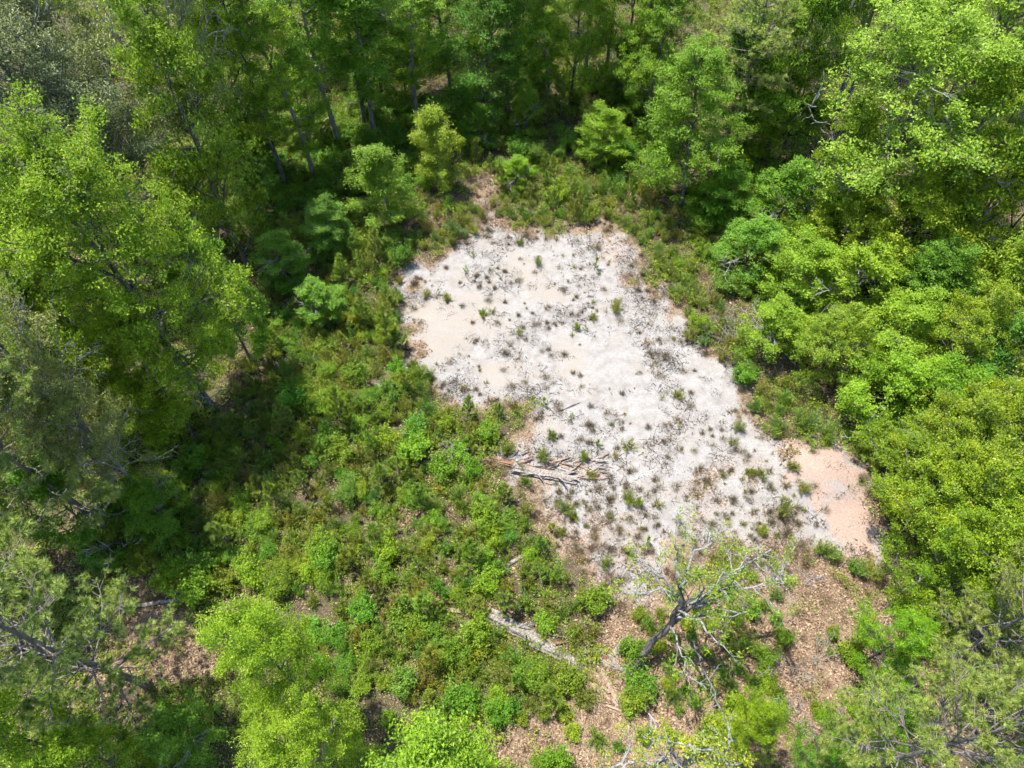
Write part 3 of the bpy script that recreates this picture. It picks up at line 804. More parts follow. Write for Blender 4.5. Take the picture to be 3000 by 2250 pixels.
# kind, variant, name, crown pixel, crown height, crown radius, tint, group, label
CROWNS = [
    ('giant', 0, 'broadleaf_tree', (370, 800), 11.8, 4.7, (1.42, 1.2, .85), G_L, 'huge bright yellow-green broadleaf tree left of the clearing, its leaning dark trunk showing below'),
    ('bright', 1, 'broadleaf_tree', (10, 690), 12.5, 3.0, (1.35, 1.2, .9), G_L, 'bright green tree cut by the left edge beside the huge yellow-green one'),
    ('mid', 2, 'slender_tree', (640, 870), 6.4, 2.3, (.95, 1.05, 1.3), G_L, 'slender blue-green tree tucked under the right side of the huge bright tree'),
    ('olive', 0, 'olive_tree', (110, 260), 13.5, 4.6, (1.0, .98, 1.05), G_L, 'grey-olive tree with many bare twigs above the huge bright tree at far left'),
    ('olive', 1, 'olive_tree', (60, 40), 14.5, 4.6, (1.05, 1.05, 1.1), G_L, 'grey-olive twiggy tree in the top left corner'),
    ('olive', 1, 'olive_tree', (430, 110), 14.5, 4.4, (1.0, 1.02, 1.0), G_L, 'pale grey-olive tree at the top edge, second from the top left corner'),
    ('olive', 0, 'olive_tree', (300, 420), 10.5, 3.7, (.85, .85, .85), G_L, 'darker olive tree low between the twiggy trees and the huge bright tree'),
    ('mid', 0, 'yellow_olive_tree', (560, 400), 11.0, 3.9, (1.12, 1.0, .8), G_L, 'yellow-olive tree with a bare trunk below its crown, behind the huge bright tree'),
    ('olive', 1, 'olive_tree', (30, 1110), 11.0, 2.8, (1.4, 1.25, .85), G_L, 'pale straw-olive tree at the left edge just below the huge bright tree'),
    ('olive', 0, 'olive_tree', (250, 1270), 8.0, 2.3, (1.0, 1.0, .6), G_L, 'dark olive tree with crooked pale limbs between the straw-olive tree and the pine'),
    ('bright', 0, 'broadleaf_tree', (690, 90), 12.5, 3.7, (1.12, 1.1, .95), G_F, 'bright green tree at the top edge right of the pale olive trees'),
    ('tall', 0, 'tall_tree', (830, 200), 9.5, 3.0, (1.15, 1.1, .9), G_F, 'tall green tree whose slim trunk stands left of the brown root mass'),
    ('tall', 1, 'tall_tree', (900, 20), 11.5, 3.1, (1.05, 1.05, .9), G_F, 'tall green tree whose trunk stands just behind the brown root mass'),
    ('tall', 0, 'tall_tree', (1045, 110), 8.6, 3.4, (1.15, 1.12, .95), G_F, 'tall leafy tree with thick grey trunk behind the two feathery trees'),
    ('tall', 1, 'tall_tree', (1190, 60), 9.0, 3.2, (.95, 1.0, .95), G_F, 'tall green tree in the shade, second left of the dark gap in the forest edge'),
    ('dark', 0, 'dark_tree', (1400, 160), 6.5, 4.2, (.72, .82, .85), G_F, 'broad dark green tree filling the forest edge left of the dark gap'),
    ('dark', 0, 'dark_tree', (1300, -20), 8.5, 4.0, (.85, .92, .9), G_F, 'dark green tree at the top edge behind the broad dark one'),
    ('tall', 1, 'tall_tree', (1620, 80), 7.5, 2.2, (1.2, 1.15, .95), G_F, 'thin sunlit tree with a short bare stem left of the two grey trunks'),
    ('bright', 1, 'broadleaf_tree', (1480, -120), 13.0, 3.8, (.9, .95, .9), G_F, 'green tree peeping over the top edge beyond the dark gap'),
    ('dark', 0, 'dark_tree', (2050, 390), 6.3, 4.0, (.98, 1.0, .85), G_F, 'full rounded deep green tree below the tall pine, standing clear of the forest edge'),
    ('dark', 0, 'dark_tree', (1930, 170), 7.0, 3.2, (1.0, 1.05, 1.0), G_F, 'green tree between the tall grey trunks and the far pine'),
    ('mid', 1, 'broadleaf_tree', (2330, 190), 8.5, 3.8, (1.05, 1.0, .8), G_F, 'mid green tree in the gap between far pine and forked trunk'),
    ('mid', 0, 'broadleaf_tree', (2330, 340), 4.6, 3.0, (.9, .9, .75), G_F, 'shaded low tree at the foot of the forked grey trunk'),
    ('dark', 0, 'dark_tree', (2420, 60), 9.0, 3.6, (.9, .95, .9), G_F, 'dark leafy tree at the top edge behind the forked trunk'),
    ('bright', 0, 'broadleaf_tree', (2720, 310), 11.8, 6.0, (1.05, 1.08, 1.25), G_R, 'large pale green spreading tree in the upper right, largest crown there'),
    ('bright', 1, 'broadleaf_tree', (2930, 90), 13.5, 4.3, (1.15, 1.12, 1.1), G_R, 'pale green tree in the top right corner'),
    ('mid', 2, 'yellow_tree', (2800, 500), 9.2, 3.9, OCHRE, G_R, 'ochre-yellow tree under the large pale spreading tree'),
    ('mid', 2, 'thin_tree', (2480, 470), 7.8, 2.4, (1.35, 1.1, .8), G_R, 'thin yellowish tree with crooked pale limbs beside the forked trunk'),
    ('mid', 1, 'yellow_tree', (2870, 660), 8.6, 3.6, (1.5, 1.2, .8), G_R, 'bright yellow-green tree below the ochre one at the right edge'),
    ('mid', 0, 'yellow_tree', (2660, 690), 7.0, 3.2, (1.45, 1.2, .8), G_R, 'yellow-green tree with bleached dead limbs, inward of the bright yellow-green one'),
    ('mid', 1, 'young_tree', (2300, 580), 4.0, 2.7, (.95, 1.0, .85), G_R, 'green young tree just below the full rounded deep green tree'),
    ('mid', 0, 'young_tree', (2130, 560), 3.0, 2.2, (.95, 1.05, .85), G_R, 'low green young tree at the head of the right thicket nearest the sand'),
    ('mid', 2, 'young_tree', (2480, 660), 5.0, 2.5, (1.25, 1.1, .8), G_R, 'yellowish young tree in the middle of the right thicket above the dark gap'),
    ('mid', 1, 'young_tree', (2200, 720), 3.2, 2.4, (.9, 1.05, 1.2), G_R, 'blue-green young tree above the grey brush heap'),
    ('mid', 0, 'young_tree', (2360, 800), 4.2, 2.6, (1.1, 1.12, .85), G_R, 'fresh green young tree behind the grey brush heap'),
    ('mid', 2, 'young_tree', (2510, 850), 5.2, 2.7, (1.3, 1.18, .85), G_R, 'light yellow-green young tree left of the deep shade in the right thicket'),
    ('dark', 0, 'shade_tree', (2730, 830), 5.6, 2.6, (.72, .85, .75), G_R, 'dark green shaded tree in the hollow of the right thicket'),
    ('mid', 1, 'yellow_tree', (2930, 860), 7.6, 3.1, (1.3, 1.1, .85), G_R, 'dull yellow-green tree at the right edge below the bright yellow-green one'),
    ('mid', 1, 'young_tree', (2280, 960), 3.0, 2.2, (.92, 1.0, .75), G_R, 'olive-green young tree directly right of the grey brush heap'),
    ('dense', 0, 'dense_thicket_tree', (2450, 1010), 3.9, 2.5, (.95, 1.0, .85), G_R, 'rounded small-leaved tree below and right of the brush heap'),
    ('mid', 0, 'young_tree', (2640, 990), 5.2, 2.6, (1.05, 1.1, .9), G_R, 'fresh green tree just below the dark hollow in the thicket'),
    ('dense', 1, 'dense_thicket_tree', (2800, 1020), 5.6, 2.7, (1.25, 1.12, .8), G_R, 'yellowish small-leaved tree below the dull yellow-green edge tree'),
    ('mid', 1, 'blue_green_tree', (2960, 1080), 6.0, 2.6, (.9, 1.05, 1.5), G_R, 'blue-green tree at the right edge, halfway down'),
    ('mid', 1, 'young_tree', (2600, 1160), 4.2, 2.5, (1.2, 1.2, .8), G_R, 'vivid green tree above the broad small-leaved thicket'),
    ('mid', 0, 'young_tree', (2740, 1170), 4.6, 2.4, (1.25, 1.2, .8), G_R, 'vivid green tree, the one farther from the sand of the neighbouring pair'),
    ('dense', 0, 'dense_thicket_tree', (2665, 1330), 3.5, 2.4, (1.1, 1.02, .7), G_R, 'olive small-leaved thicket tree directly behind the pink clay mound'),
    ('dense', 1, 'dense_thicket_tree', (2770, 1300), 4.8, 2.8, OCHRE, G_R, 'ochre-tinged small-leaved tree in the middle of the thicket'),
    ('dense', 0, 'dense_thicket_tree', (2940, 1290), 5.8, 2.8, (1.3, 1.12, .75), G_R, 'yellowish small-leaved tree at the right edge, level with the clay mound'),
    ('dense', 1, 'dense_thicket_tree', (2745, 1490), 4.2, 2.5, (1.05, 1.08, .8), G_R, 'green small-leaved thicket tree shading the lower clay patch'),
    ('dense', 0, 'dense_thicket_tree', (2830, 1470), 5.6, 2.8, (1.35, 1.15, .75), G_R, 'yellow-green small-leaved tree deep in the lower thicket'),
    ('dense', 1, 'dense_thicket_tree', (2960, 1560), 6.4, 2.6, (1.25, 1.12, .8), G_R, 'yellow-green small-leaved tree at the right edge of the lower thicket'),
    ('dense', 0, 'dense_thicket_tree', (2760, 1640), 4.6, 2.3, (.98, 1.06, .85), G_R, 'deep green small-leaved tree at the lower tip of the thicket'),
    ('dense', 1, 'dense_thicket_tree', (2860, 1670), 5.8, 2.6, (1.05, 1.1, .85), G_R, 'green small-leaved tree right above the lower right pines'),
    ('dense', 0, 'leafy_tree', (2610, 1890), 3.0, 1.8, (1.0, 1.25, 1.0), G_B, 'low vivid green leafy tree on the litter slope under the pine limb'),
    ('dense', 1, 'leafy_tree', (2640, 2110), 6.5, 2.0, (.85, 1.12, 1.0), G_B, 'dark green leafy tree mixed with pine boughs near the bottom right'),
    ('dense', 0, 'leafy_tree', (2470, 2230), 5.0, 1.6, (.75, 1.0, .95), G_B, 'dark leafy tree cut by the bottom edge left of the pines'),
    ('dense', 1, 'leafy_tree', (2210, 2120), 3.6, 1.5, (1.3, 1.2, .7), G_B, 'rounded yellow-green tree beside the lichened limbs at the bottom edge'),
    ('bright', 1, 'light_tree', (790, 1935), 8.6, 2.1, (1.4, 1.25, 1.0), G_B, 'light green tree with a fan of bare pale twigs at its top, lower left'),
    ('bright', 0, 'light_tree', (890, 2175), 7.6, 2.0, (1.4, 1.22, 1.0), G_B, 'light yellow-green tree at the bottom edge below the twig-topped one'),
    ('feather', 1, 'feathery_tree', (1280, 2290), 5.0, 2.9, (1.0, 1.12, .6), G_B, 'vivid grass-green fine-leaved tree cut by the bottom edge'),
    ('mid', 0, 'broadleaf_tree', (90, 2170), 6.5, 2.3, (1.3, 1.25, .8), G_B, 'bright green tree in the bottom left corner'),
    ('mid', 2, 'broadleaf_tree', (300, 2230), 4.6, 1.8, (1.15, 1.1, .8), G_B, 'yellowish green tree at the bottom edge beside the corner tree'),
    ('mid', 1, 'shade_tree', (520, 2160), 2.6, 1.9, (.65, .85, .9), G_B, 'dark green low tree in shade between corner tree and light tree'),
    ('feather', 0, 'feathery_tree', (1125, 540), 3.9, 2.7, (1.05, 1.08, .8), 'small trees at the head of the sand', 'larger of two feathery yellow-green cone-shaped trees, nearer the sand'),
    ('feather', 1, 'feathery_tree', (1280, 430), 3.7, 2.4, (1.08, 1.08, .85), 'small trees at the head of the sand', 'farther of two feathery yellow-green cone-shaped trees'),
    ('mid', 0, 'young_tree', (1770, 400), 2.6, 2.5, (1.25, 1.18, .8), 'small trees at the head of the sand', 'bright green bushy young tree before the two tall grey trunks'),
    ('mid', 1, 'young_tree', (1540, 330), 2.6, 1.6, (.95, 1.0, .8), 'small trees at the head of the sand', 'green young tree among young pines before the dark gap'),
    ('mid', 1, 'young_tree', (1510, 505), 1.4, 1.5, (1.3, 1.25, .8), 'small trees at the head of the sand', 'bright light green little tree behind the head of the sand'),
    ('mid', 1, 'young_tree', (1400, 370), 2.0, 1.8, (.7, .85, .8), 'small trees at the head of the sand', 'dark green young tree right of the farther feathery tree'),
    ('mid', 0, 'young_tree', (960, 660), 2.3, 2.2, (.8, .98, 1.5), 'thicket left of the sand', 'blue-green young tree left of the larger feathery tree'),
    ('mid', 2, 'young_tree', (820, 760), 2.6, 2.2, (.75, .95, 1.2), 'thicket left of the sand', 'shaded bluish young tree at the right foot of the yellow-olive tree'),
    ('mid', 1, 'young_tree', (940, 880), 1.8, 1.9, (.82, 1.0, 1.1), 'thicket left of the sand', 'dark green young tree in the thicket midway along the sand'),
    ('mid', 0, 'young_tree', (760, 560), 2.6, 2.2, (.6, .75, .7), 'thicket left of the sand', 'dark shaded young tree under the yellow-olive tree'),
    ('mid', 1, 'young_tree', (1060, 280), 2.0, 1.6, (.75, .85, .75), 'thicket left of the sand', 'small dark tree behind the brown root mass'),
    ('dark', 0, 'dark_tree', (1690, 40), 8.0, 3.3, (.85, .92, .85), G_F, 'dark leafy tree directly behind the two tall grey trunks'),
    ('dark', 0, 'dark_tree', (1850, -10), 9.0, 3.5, (.9, .95, .9), G_F, 'dark leafy tree at the top edge right of the two tall grey trunks'),
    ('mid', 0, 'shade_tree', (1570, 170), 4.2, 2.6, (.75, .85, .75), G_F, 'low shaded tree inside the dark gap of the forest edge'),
    ('mid', 1, 'shade_tree', (1830, 200), 3.6, 2.4, (.85, .92, .8), G_F, 'low shaded tree at the right foot of the two tall grey trunks'),
    ('bright', 1, 'broadleaf_tree', (980, -90), 13.0, 3.8, (.95, 1.0, .9), G_F, 'green crown showing over the top edge above the feathery trees'),
    ('dark', 0, 'dark_tree', (640, 270), 7.5, 3.0, (.85, .92, .85), G_F, 'green tree between the yellow-olive tree and the root mass'),
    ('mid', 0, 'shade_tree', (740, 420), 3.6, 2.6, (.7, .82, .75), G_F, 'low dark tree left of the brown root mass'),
    ('mid', 1, 'shade_tree', (1180, 200), 3.6, 2.4, (.8, .9, .8), G_F, 'low tree among litter right of the thick grey trunk behind the feathery trees'),
    ('mid', 2, 'straw_tree', (140, 985), 8.0, 2.5, (1.15, 1.02, .9), G_L, 'dull green tree filling in under the left side of the huge bright tree'),
    ('dark', 0, 'shade_tree', (230, 1130), 5.2, 2.5, (1.0, 1.0, .7), G_L, 'dark olive-green tree in the shade below the huge bright tree'),
    ('mid', 0, 'shade_tree', (420, 1200), 3.2, 2.3, (1.0, 1.0, .6), G_L, 'low yellowish green tree left of the huge tree trunk foot'),
    ('mid', 1, 'shade_tree', (180, 1480), 3.6, 2.4, (.72, .85, .75), G_L, 'dark green low tree beneath the left edge pine boughs'),
    ('mid', 2, 'shade_tree', (440, 1480), 2.2, 2.0, (.8, .92, .75), G_L, 'low green tree right of the left edge pine boughs'),
    ('mid', 1, 'broadleaf_tree', (2990, 620), 9.5, 2.8, (1.3, 1.12, .8), G_R, 'yellow-green crown on the right edge between ochre and bright yellow trees'),
    ('mid', 1, 'broadleaf_tree', (430, 1085), 6.6, 2.5, (1.4, 1.2, .85), G_L, 'bright green rounded crown in front of the trunk of the huge bright tree'),
    ('dark', 0, 'dark_tree', (2180, 250), 5.6, 3.0, (.85, .92, .85), G_F, 'dark leafy tree standing behind the foot of the far pine'),
    ('dark', 0, 'dark_tree', (2260, 60), 8.5, 3.0, (.95, 1.0, .85), G_F, 'leafy tree at the top edge right behind the far pine'),
    ('dark', 0, 'dark_tree', (1080, 40), 7.0, 2.8, (.9, .95, .85), G_F, 'dark leafy tree at the top edge behind the thick grey trunk'),
    ('mid', 0, 'shade_tree', (870, 300), 3.8, 2.4, (.75, .85, .75), G_F, 'low dark tree behind the brown root mass, left of the thick grey trunk'),
    ('mid', 1, 'shade_tree', (560, 590), 4.0, 2.6, (.8, .88, .6), G_L, 'low yellowish dark tree at the bare trunk of the yellow-olive tree'),
    ('mid', 0, 'broadleaf_tree', (2990, 300), 11.0, 3.0, (1.1, 1.05, .9), G_R, 'green crown on the right edge beside the large pale spreading tree'),
]
for kind, var, name, (px, py), zc, r, tint, grp, label in CROWNS:
    pr = PR[kind][var]
    if grp == G_R and py > 520:
        zc *= 0.76; r *= 1.14
    sc = r / pr['R']
    p = at(px, py, zc)
    z0 = float(gz(p[0], p[1]))
    sq = (zc - z0) / (pr['zc'] * sc)
    sq = min(max(sq, 0.45), 1.7)
    tint = (tint[0] * 0.9, tint[1], tint[2])
    place(pr, name, (p[0], p[1], z0), sc, RNG.uniform(0, 6.28), label, 'tree', grp, tint, sq)

# trees placed by their foot
FEET = [
    ('tall', 1, 'tall_tree', (1712, 232), 1.0, 0.9, (1.15, 1.1, .9), G_F, 'sparsely leaved tall tree, first of the two grey trunks above the sand', .2),
    ('pine', 2, 'tall_pine', (1772, 228), 1.0, 1.05, (.9, .95, .9), G_F, 'tall straight grey-trunked pine, second of the two trunks above the sand', 1.4),
    ('twin', 0, 'forked_tree', (2440, 325), 1.0, 1.0, (1.0, 1.05, 1.0), G_F, 'tall tree with a thick forked grey trunk in the upper right', -.3),
    ('pine', 1, 'far_pine', (2130, 480), 1.0, .8, (1.75, 1.55, 1.35), G_F, 'tall pine with pale needles above the full rounded deep green tree', 2.2),
    ('pine', 0, 'near_pine', (440, 2012), .92, 1.0, (1.25, 1.22, 1.0), G_B, 'near pine in the lower left, thick trunk rising from bare litter', 0.7),
    ('pine', 1, 'near_pine', (330, 1560), .95, .98, (1.25, 1.2, 1.0), G_B, 'pine at the left edge with boughs reaching below the olive trees', 4.1),
    ('pine', 1, 'near_pine', (2440, 2285), .72, 1.25, (1.3, 1.22, .95), G_B, 'pine filling the bottom right corner with large needle tufts', 3.3),
    ('pine', 0, 'near_pine', (2740, 1950), .6, 1.3, (1.3, 1.2, .95), G_B, 'pine at the right edge just above the bottom right corner pine', 5.2),
]
for kind, var, name, (px, py), sc, wide, tint, grp, label, rot in FEET:
    pr = PR[kind][var]
    p = ground_pt(px, py)
    o = place(pr, name, p, sc, rot, label, 'tree', grp, tint, wide)

# trees just outside the view whose shade and boughs reach into it
for k, (x, y, kind, var, sc) in enumerate([(-33, 24, 'bright', 0, 1.0), (-34, 33, 'olive', 0, 1.0), (-40, 44, 'bright', 1, 1.0), (-36, 54, 'bright', 0, 1.0), (-28, 58, 'bright', 1, 1.05),
                                           (-44, 62, 'olive', 1, 1.0), (-20, 64, 'bright', 0, 1.0), (-31, 70, 'bright', 1, 1.0), (-12, 68, 'tall', 0, 1.0), (-4, 66, 'bright', 0, 1.0), (3, 70, 'bright', 1, 1.0),
                                           (13, 66, 'bright', 0, 1.0), (22, 68, 'bright', 1, 1.0), (33, 64, 'bright', 0, 1.0), (42, 58, 'bright', 1, 1.0), (-26, 13, 'bright', 1, .8)]):
    tl = ['first', 'second', 'third', 'fourth', 'fifth', 'sixth', 'seventh', 'eighth', 'ninth', 'tenth', 'eleventh', 'twelfth', 'thirteenth', 'fourteenth', 'fifteenth', 'last'][k]
    place(PR[kind][var], 'forest_tree', (x, y, float(gz(x, y))), sc, k * 1.7, f'{tl} forest tree just beyond the borders, counted from the left round the top',
          'tree', 'forest just beyond the borders of the view', (0.95 + 0.03 * (k % 4), 1.0, .9))


# ------------------------------------------------------------------ the crooked oak and other bare-limbed trees
def limbed_tree(name, label, group, trunk_pts, r0, targets, seed, leaf_total, tint, clump=0.34, leafmat='dense', second=None, leaf=0.085):
    rng = rs(seed)
    base = np.array(trunk_pts[0])
    o = empty(name, tuple(base), label, 'tree', group)
    tp = np.array(trunk_pts) - base
    tt = np.linspace(0, len(tp) - 1, 16)
    path = np.stack([np.interp(tt, np.arange(len(tp)), tp[:, c]) for c in range(3)], 1) + rng.randn(16, 3) * 0.035
    path[0] = tp[0] - np.array((0, 0, 0.2))
    mb = MB(); tube(mb, path, r0 * (1 - 0.6 * np.linspace(0, 1, 16)) + r0 * 0.35 * np.exp(-np.linspace(0, 1, 16) * 14), 9, 0.5, 0.12, rng)
    part('trunk', mb.mesh('trunk', M['bark'], True), o)
    anchors = []
    for k, (s, tg, rr, pale) in enumerate(targets):
        q, _ = on_path(path, s)
        tg = np.array(tg) - base
        n = 8
        w = np.linspace(0, 1, n + 1)[:, None]
        lp = q + (tg - q) * w + np.array((0, 0, 1)) * np.sin(w * math.pi) * 0.35 + rng.randn(n + 1, 3) * 0.13 * np.sin(w * math.pi)
        ml = MB(); tube(ml, lp, rr * (1 - 0.8 * w[:, 0]) + 0.012, 7, 0.5, 0.1, rng)
        L = np.linalg.norm(tg - q)
        for j in range(max(5, int(L * 2.3))):
            u = 0.3 + 0.69 * rng.rand()
            b, td = on_path(lp, u)
            sd = unit(td * 0.6 + unit(rng.randn(3)) * 0.9)
            sl = (0.5 + 0.9 * rng.rand()) * (0.6 + 0.12 * L)
            sp = grow(b, sd, sl, 5, rng, 0.22, 0.05)
            tube(ml, sp, 0.026 * (1 - 0.75 * np.linspace(0, 1, 6)) + 0.006, 5, 0.5, cap=False)
            for i in range(2):
                c, cd = on_path(sp, 0.3 + 0.65 * rng.rand())
                tw = grow(c, unit(cd + unit(rng.randn(3)) * 0.8), sl * 0.5, 3, rng, 0.2, 0.05)
                tube(ml, tw, 0.012 * (1 - 0.7 * np.linspace(0, 1, 4)) + 0.004, 4, 0.5, cap=False)
                anchors.append(tw[-1])
            if rng.rand() < 0.8: anchors.append(sp[-1])
        part('limb', ml.mesh('limb', M['pale' if pale else 'bark'], True), o)
    mc = MB()
    clump_leaves(mc, anchors, leaf_total, clump, 0.6, leaf, rng, 0.8, 0.5)
    part('crown', mc.mesh('crown', M[leafmat]), o, tint)
    return o


b = ground_pt(1850, 1965)
limbed_tree('crooked_oak', 'crooked dark-trunked oak with sparse leaves and pale lichened limbs leaning over the lower sand', 'trees at the bottom of the view',
            [b, at(1905, 1885, 1.6), at(1965, 1830, 3.3), at(2000, 1760, 5.2), at(1985, 1690, 6.6)], 0.19,
            [(0.5, at(2150, 1715, 6.4), 0.11, False), (0.72, at(1880, 1640, 7.0), 0.07, True), (0.95, at(1970, 1560, 7.8), 0.06, True), (0.85, at(2080, 1560, 7.6), 0.07, True),
             (0.60, at(2260, 1610, 7.2), 0.08, True), (0.62, at(2330, 1680, 7.0), 0.06, True), (0.58, at(2190, 1790, 6.0), 0.06, True), (0.8, at(1830, 1740, 6.4), 0.05, True),
             (0.66, at(2110, 1890, 5.8), 0.06, True), (0.5, at(2010, 1990, 4.4), 0.045, True), (0.9, at(2040, 1690, 7.6), 0.05, True), (0.7, at(2180, 1660, 7.4), 0.05, True)],
            7, 5200, (1.1, 1.08, .8), leaf=0.105)
b = ground_pt(1770, 2420)
limbed_tree('lichened_oak', 'bare grey lichened limbs with few leaves reaching in at the bottom edge', 'trees at the bottom of the view',
            [b, at(1860, 2360, 4), at(1950, 2290, 8), at(2020, 2230, 10.5)], 0.2,
            [(0.95, at(2060, 2140, 11.5), 0.10, True), (0.98, at(2150, 2170, 11.2), 0.08, True), (0.9, at(1900, 2090, 10.5), 0.07, True), (0.97, at(2020, 2180, 12.0), 0.09, True),
             (0.9, at(1840, 2230, 10.5), 0.08, True), (0.99, at(2140, 2240, 11.5), 0.08, True), (0.85, at(1690, 2260, 9.0), 0.06, True)],
            17, 4200, (1.15, 1.05, .8), clump=0.26)

# the thin leaning dead stem below the oak
mb = MB(); rng = rs(77)
p0 = ground_pt(2137, 2143); p1 = at(2030, 1872, 3.4)
w = np.linspace(0, 1, 12)[:, None]
path = p0 + (p1 - p0) * w + rng.randn(12, 3) * 0.05
path[0] = p0 - (0, 0, 0.1)
o = empty('dead_sapling', tuple(p0), 'thin leaning dead stem with short bare twigs below the crooked oak', 'tree', None)
tube(mb, path - p0, 0.045 * (1 - 0.7 * w[:, 0]) + 0.01, 6, 0.5)
part('stem', mb.mesh('stem', M['pale'], True), o)
for k in range(11):
    mb = MB(); q, td = on_path(path - p0, 0.1 + 0.85 * rng.rand())
    bare_branch(mb, q, unit(rng.randn(3) + td * 0.5), 0.45 + 0.5 * rng.rand(), rng, 0.014, 1)
    part('twig', mb.mesh('twig', M['pale'], True), o)

# ------------------------------------------------------------------ fallen wood
def log_mesh(length, r0, r1, seed, mat, sides=18, rings=30, rough=0.2, ragged=0.5, flat=0.8):
    rng = rs(seed)
    w = np.linspace(0, 1, rings)
    path = np.stack([w * length, np.cumsum(rng.randn(rings)) * 0.02 * length / rings * 3, np.cumsum(rng.randn(rings)) * 0.01], 1)
    a = np.arange(sides) / sides * 2 * math.pi
    ridge = 1 + rough * (rng.rand(1, sides) - 0.5) * 2 + rough * 0.5 * (rng.rand(rings, sides) - 0.5) * 2
    r = (r0 + (r1 - r0) * w)[:, None] * ridge * (1 + 0.16 * (np.array([vnoise(w * length * 1.6, w * 0 + b * 0.9, seed) for b in range(sides)]).T - 0.5) * 2)
    v = np.stack([np.repeat(path[:, 0:1], sides, 1), path[:, 1:2] + r * np.cos(a), path[:, 2:3] + r * np.sin(a) * flat], -1)
    v[0, :, 0] -= rng.rand(sides) * ragged; v[-1, :, 0] += rng.rand(sides) * ragged      # torn ends
    i = np.arange(rings - 1)[:, None] * sides; j = np.arange(sides)[None, :]; j2 = (j + 1) % sides
    q = np.stack([i + j, i + j2, i + sides + j2, i + sides + j], -1).reshape(-1, 4)
    vv = np.concatenate([v.reshape(-1, 3), [path[0] + (0.05, 0, 0)], [path[-1] - (0.05, 0, 0)]])
    c0 = rings * sides
    t = [(c0, (b + 1) % sides, b) for b in range(sides)] + [(c0 + 1, (rings - 1) * sides + b, (rings - 1) * sides + (b + 1) % sides) for b in range(sides)]
    mb = MB(); mb.add(vv, q, t, 0.5)
    return mb.mesh('log', M[mat], False)


def splinter_mesh(seed, L=1.0, w=0.12, t=0.05, mat='tanwood'):
    rng = rs(seed)
    n = 6
    s = np.linspace(0, 1, n)
    mb = MB()
    wd = w * (0.35 + 0.65 * np.sin(np.clip(s * 1.1 + 0.1, 0, 1) * math.pi) ** 0.5) * (0.75 + 0.5 * rng.rand(n))
    cy = np.cumsum(rng.randn(n)) * 0.03 * L; cz = rng.rand(n) * 0.03
    v = np.stack([np.stack([s * L, cy + sy * wd * 0.5, cz + sz * t * (0.5 + 0.5 * rng.rand(n))], 1) for sy, sz in ((-1, 0), (-0.6, 1), (0.6, 1), (1, 0))], 1).reshape(-1, 3)
    i = np.arange(n - 1)[:, None] * 4; j = np.arange(4)[None, :]; j2 = (j + 1) % 4
    q = np.stack([i + j, i + j2, i + 4 + j2, i + 4 + j], -1).reshape(-1, 4)
    q = np.concatenate([q, [(3, 2, 1, 0), (n * 4 - 4, n * 4 - 3, n * 4 - 2, n * 4 - 1)]])
    mb.add(v, q, None, 0.5)
    return mb.mesh('splinter', M[mat], False)


SPL = {m: [splinter_mesh(200 + k, 1.0, 0.06 + 0.035 * k, 0.045, m) for k in range(4)] for m in ('tanwood', 'rot', 'deadwood')}


def lay(o, pa, pb, lift, parent_loc=(0, 0, 0), length=None):
    """Lay an object built along +X from pixel pa to pixel pb on the ground."""
    a = ground_pt(*pa); b = ground_pt(*pb)
    d = b - a
    o.location = tuple(a + (0, 0, lift) - np.array(parent_loc))
    o.rotation_euler = (0, -math.atan2(d[2], math.hypot(d[0], d[1])), math.atan2(d[1], d[0]))
    if length: o.scale = (np.linalg.norm(d) / length,) * 1 + (1.0, 1.0)
    return np.linalg.norm(d)


def log_thing(name, label, pa, pb, r0, r1, mat, seed, lift=None, group=None, knots=2, cat='log'):
    a = ground_pt(*pa); b = ground_pt(*pb); L = float(np.linalg.norm(b - a))
    o = bpy.data.objects.new(name, log_mesh(L, r0, r1, seed, mat)); COL.objects.link(o)
    lay(o, pa, pb, r0 * 0.5 if lift is None else lift)
    o['label'] = label; o['category'] = cat
    if group: o['group'] = group
    rng = rs(seed + 5)
    for k in range(knots):
        mb = MB(); u = 0.15 + 0.7 * rng.rand(); az = rng.uniform(0.3, 2.8)
        d = np.array((0.5, math.cos(az), math.sin(az)))
        path = grow((u * L, 0, 0), d, r0 * (2 + 2 * rng.rand()), 4, rng, 0.15, 0)
        tube(mb, path, r0 * 0.2 * (1 - 0.6 * np.linspace(0, 1, 5)) + 0.006, 6, 0.5, 0.1, rng)
        part('branch_stub', mb.mesh('branch_stub', M[mat], True), o)
    return o


def shards(parent, spots, seed, mats=('tanwood', 'rot', 'deadwood'), name='splinter', size=(0.5, 1.4), ang=0.5, jit=0.35, lift=0.03):
    """Loose pieces broken off a rotten log, each laid by itself."""
    rng = rs(seed)
    inv = parent.matrix_basis.inverted()
    for k, (px, py, a0) in enumerate(spots):
        p = ground_pt(px + rng.randn() * 6, py + rng.randn() * 5)
        m = mats[rng.randint(len(mats))]
        o = part(name, SPL[m][rng.randint(4)], parent)
        loc = inv @ Vector((p[0], p[1], p[2] + lift - 0.03 + rng.rand() * 0.07))
        o.location = loc
        rot = parent.rotation_euler
        o.rotation_euler = (rng.randn() * 0.35, rng.randn() * 0.12, a0 + rng.randn() * ang - rot[2])
        s = rng.uniform(*size)
        o.scale = (s, 0.7 + 0.7 * rng.rand(), 0.8 + 0.8 * rng.rand())


g_log = 'fallen wood around the clearing'
